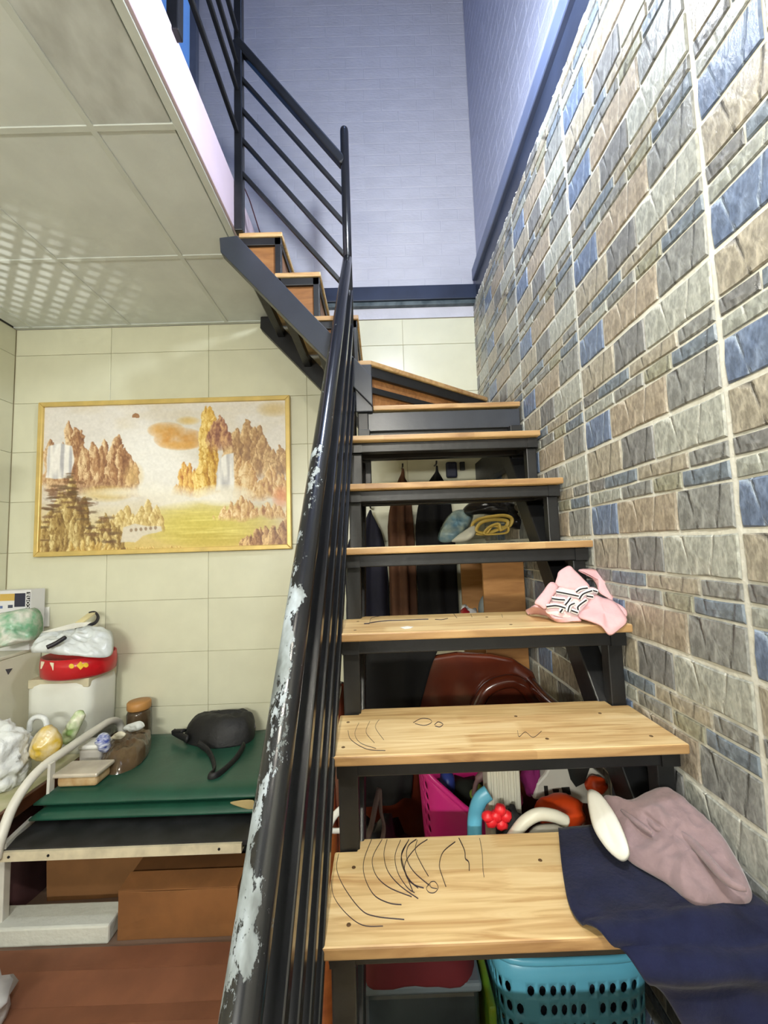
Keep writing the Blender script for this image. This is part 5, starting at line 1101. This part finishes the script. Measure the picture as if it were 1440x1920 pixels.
# toys heaped in the blue basket
ZB = .585
bm = B(); mound(bm, [(.25, .96, .46), (.49, .96, .46), (.50, 1.11, .46), (.26, 1.11, .46)], (0, 0, ZB-.46), rings=8, sub=6, folds=.012, fs=18, power=6, seed=6); build('cloth_heap', bm, mat('dark_blue_cloth', (36, 42, 56), 0.9, var=.25), None, True, label='dark blue cloth heap filling the light blue basket', cat='cloth')
def XY(px, py, Y): return atY(px, py, Y)
a, b = XY(917, 1522, 1.05), XY(974, 1432, 1.05)
wt = empty('ribbed_tube', ((a.x+b.x)/2, 1.08, ZB), 'white ribbed plastic toy tower standing in the blue basket', 'toy')
bm = B(); box(bm, (a.x, 1.05, ZB-.01), (b.x, 1.105, b.z)); build('tower_body', bm, mat('ivory_toy', (206, 204, 188), 0.4, var=.03), wt, bevel=.004)
for k in range(5):
    x = a.x+.008+k*.0135; bm = B(); box(bm, (x, 1.045, ZB), (x+.005, 1.051, b.z-.004)); build('rib', bm, MATS['ivory_toy'], wt, bevel=.001)
fw = empty('toy_flower', (XY(925, 1535, 1.0).x, 1.0, XY(925, 1560, 1.0).z), 'small red toy flower in front of the white toy tower', 'toy')
for x, y in ((938, 1518), (948, 1530), (940, 1545), (922, 1540), (915, 1532), (930, 1530)):
    p = XY(x, y, 1.0); bm = B(); blob(bm, p, (.014, .012, .014), x, .3, 6, 0, 2); build('petal', bm, mat('red_toy', (206, 30, 40), 0.4), fw, True)
bm = B(); blob(bm, XY(958, 1545, 1.02)+V(0, 0, -.01), (.034, .03, .045), 3, .4, 6, .95, 3); build('soft_toy', bm, mat('black_plush', (22, 24, 24), 0.9), None, True, label='small black soft toy beside the red toy flower', cat='toy')
bm = B(); tube(bm, cat_rom([XY(x, y, 1.03) for x, y in ((916, 1486), (900, 1500), (891, 1530), (890, 1570), (894, 1600))], 6), .017, 12, flat=.6); build('blue_handle', bm, M_BLB, None, True, label='curved light blue plastic handle rising beside the white toy tower', cat='toy')
bm = B(); tube(bm, cat_rom([XY(x, y, .985) for x, y in ((955, 1580), (968, 1560), (985, 1540), (1010, 1527), (1040, 1530), (1062, 1540))], 6), .013, 12); build('white_ring', bm, mat('ivory_toy', (0, 0, 0)), None, True, label='curved ivory plastic ring lying at the back edge of the lowest step', cat='toy')
bm = B(); poly_patch(bm, [XY(x, y, .985) for x, y in ((990, 1580), (1000, 1552), (1030, 1545), (1060, 1550), (1062, 1580))], .012, .006); build('grey_shell', bm, mat('grey_toy', (130, 126, 114), 0.5), None, True, label='grey plastic toy piece inside the ivory ring', cat='toy')
bm = B(); blob(bm, XY(1050, 1525, 1.06), (.058, .04, .042), 2, .2, 5, .98, 3); build('orange_toy', bm, mat('orange_plastic', (216, 72, 24), 0.4, var=.08), None, True, label='large orange plastic toy behind the navy trousers', cat='toy')
bm = B(); blob(bm, XY(1118, 1472, 1.10), (.026, .02, .022), 8, .25, 5, .98, 3); build('orange_toy', bm, MATS['orange_plastic'], None, True, label='small orange plastic toy in front of the white toy car', cat='toy')
tc_ = empty('toy_car', (.47, 1.13, .68), 'white plastic toy car with dark windows heaped at the back of the blue basket', 'toy')
P = [(1000, 1500), (1006, 1470), (1022, 1452), (1030, 1436), (1090, 1434), (1112, 1440), (1140, 1462), (1146, 1490), (1120, 1510)]
bm = B(); prism(bm, [XY(x, y, 1.13) for x, y in P], (0, .05, 0)); build('car_body', bm, mat('white_toy', (198, 196, 184), 0.4, var=.05), tc_, bevel=.006, seg=2)
for Q in ([(1020, 1474), (1027, 1474), (1029, 1496), (1022, 1496)], [(1036, 1480), (1048, 1480), (1048, 1490), (1038, 1488)], [(1053, 1477), (1068, 1476), (1071, 1490), (1056, 1490)], [(1064, 1440), (1106, 1440), (1096, 1468), (1080, 1476), (1070, 1462)]):
    bm = B(); prism(bm, [XY(x, y, 1.128) for x, y in Q], (0, .004, 0)); build('window', bm, mat('dark_window', (40, 42, 40), 0.3), tc_)
bm = B(); blob(bm, XY(995, 1455, 1.16), (.024, .03, .05), 4, .4, 6, 0, 3); build('magenta_cloth', bm, mat('magenta_cloth', (128, 22, 96), 0.8, var=.2), None, True, label='magenta cloth stuffed between toy tower and toy car', cat='cloth')
bm = B(); tube(bm, cat_rom([XY(x, y, 1.14) for x, y in ((888, 1492), (893, 1468), (905, 1452), (916, 1452), (918, 1480))], 6), [.006]*8+[.010]*17, 8); build('doll_arm', bm, mat('dusky_plastic', (122, 92, 92), 0.6), None, True, label='dusky pink doll arm behind the white toy tower', cat='toy')
# box, cloth and board beneath the lowest step
pb = empty('storage_box', (.06, 1.0, 0), 'clear grey plastic storage box on the floor under the lowest step', 'box')
bm = B(); box(bm, (-.07, .955, 0), (.175, 1.09, .535)); build('box_body', bm, mat('smoky_plastic', (70, 82, 90), 0.15, nscale=6, col2=(44, 54, 62)), pb, bevel=.012, seg=3)
bm = B(); box(bm, (-.078, .948, .535), (.180, 1.098, .555)); build('box_lid', bm, mat('grey_lid', (100, 112, 120), 0.3), pb, bevel=.006)
bm = B(); mound(bm, [(-.06, .952, .557), (.04, .949, .557), (.15, .952, .557), (.17, 1.04, .557), (.06, 1.08, .557), (-.05, 1.06, .557)], (0, 0, .05), rings=7, sub=5, folds=.012, fs=20, power=4, seed=2); build('red_cloth', bm, mat('dark_red_cloth', (92, 18, 26), 0.85, var=.15), None, True, label='crumpled dark red cloth on the clear storage box', cat='cloth')
bm = B(); prism(bm, [(.187, .925, 0), (.203, .925, 0), (.203, .925, .53), (.187, .925, .53)], (0, .14, 0)); 
build('chopping_board', bm, mat('yellow_green_plastic', (170, 180, 30), 0.4, nscale=7, col2=(90, 150, 40)), None, bevel=.006, seg=3, label='yellow-green chopping board standing between the clear box and the blue basket', cat='board')
bm = B(); blob(bm, (-.03, 1.30, .53), (.10, .10, .12), 3, .5, 6, .62, 3, .2); build('black_bag', bm, MATS['black_plastic_film'], None, True, label='crumpled black plastic bag on the left of the armchair seat', cat='bag')
bm = B(); tube(bm, cat_rom([XY(x, y, 1.06) for x, y in ((688, 1575), (697, 1545), (705, 1505), (712, 1480), (714, 1520), (720, 1550), (716, 1580))], 6), .008, 8, flat=.5); build('sandal_strap', bm, mat('brown_strap', (92, 74, 70), 0.7), None, True, label='dusky brown looped strap beside the left stair upright', cat='strap')
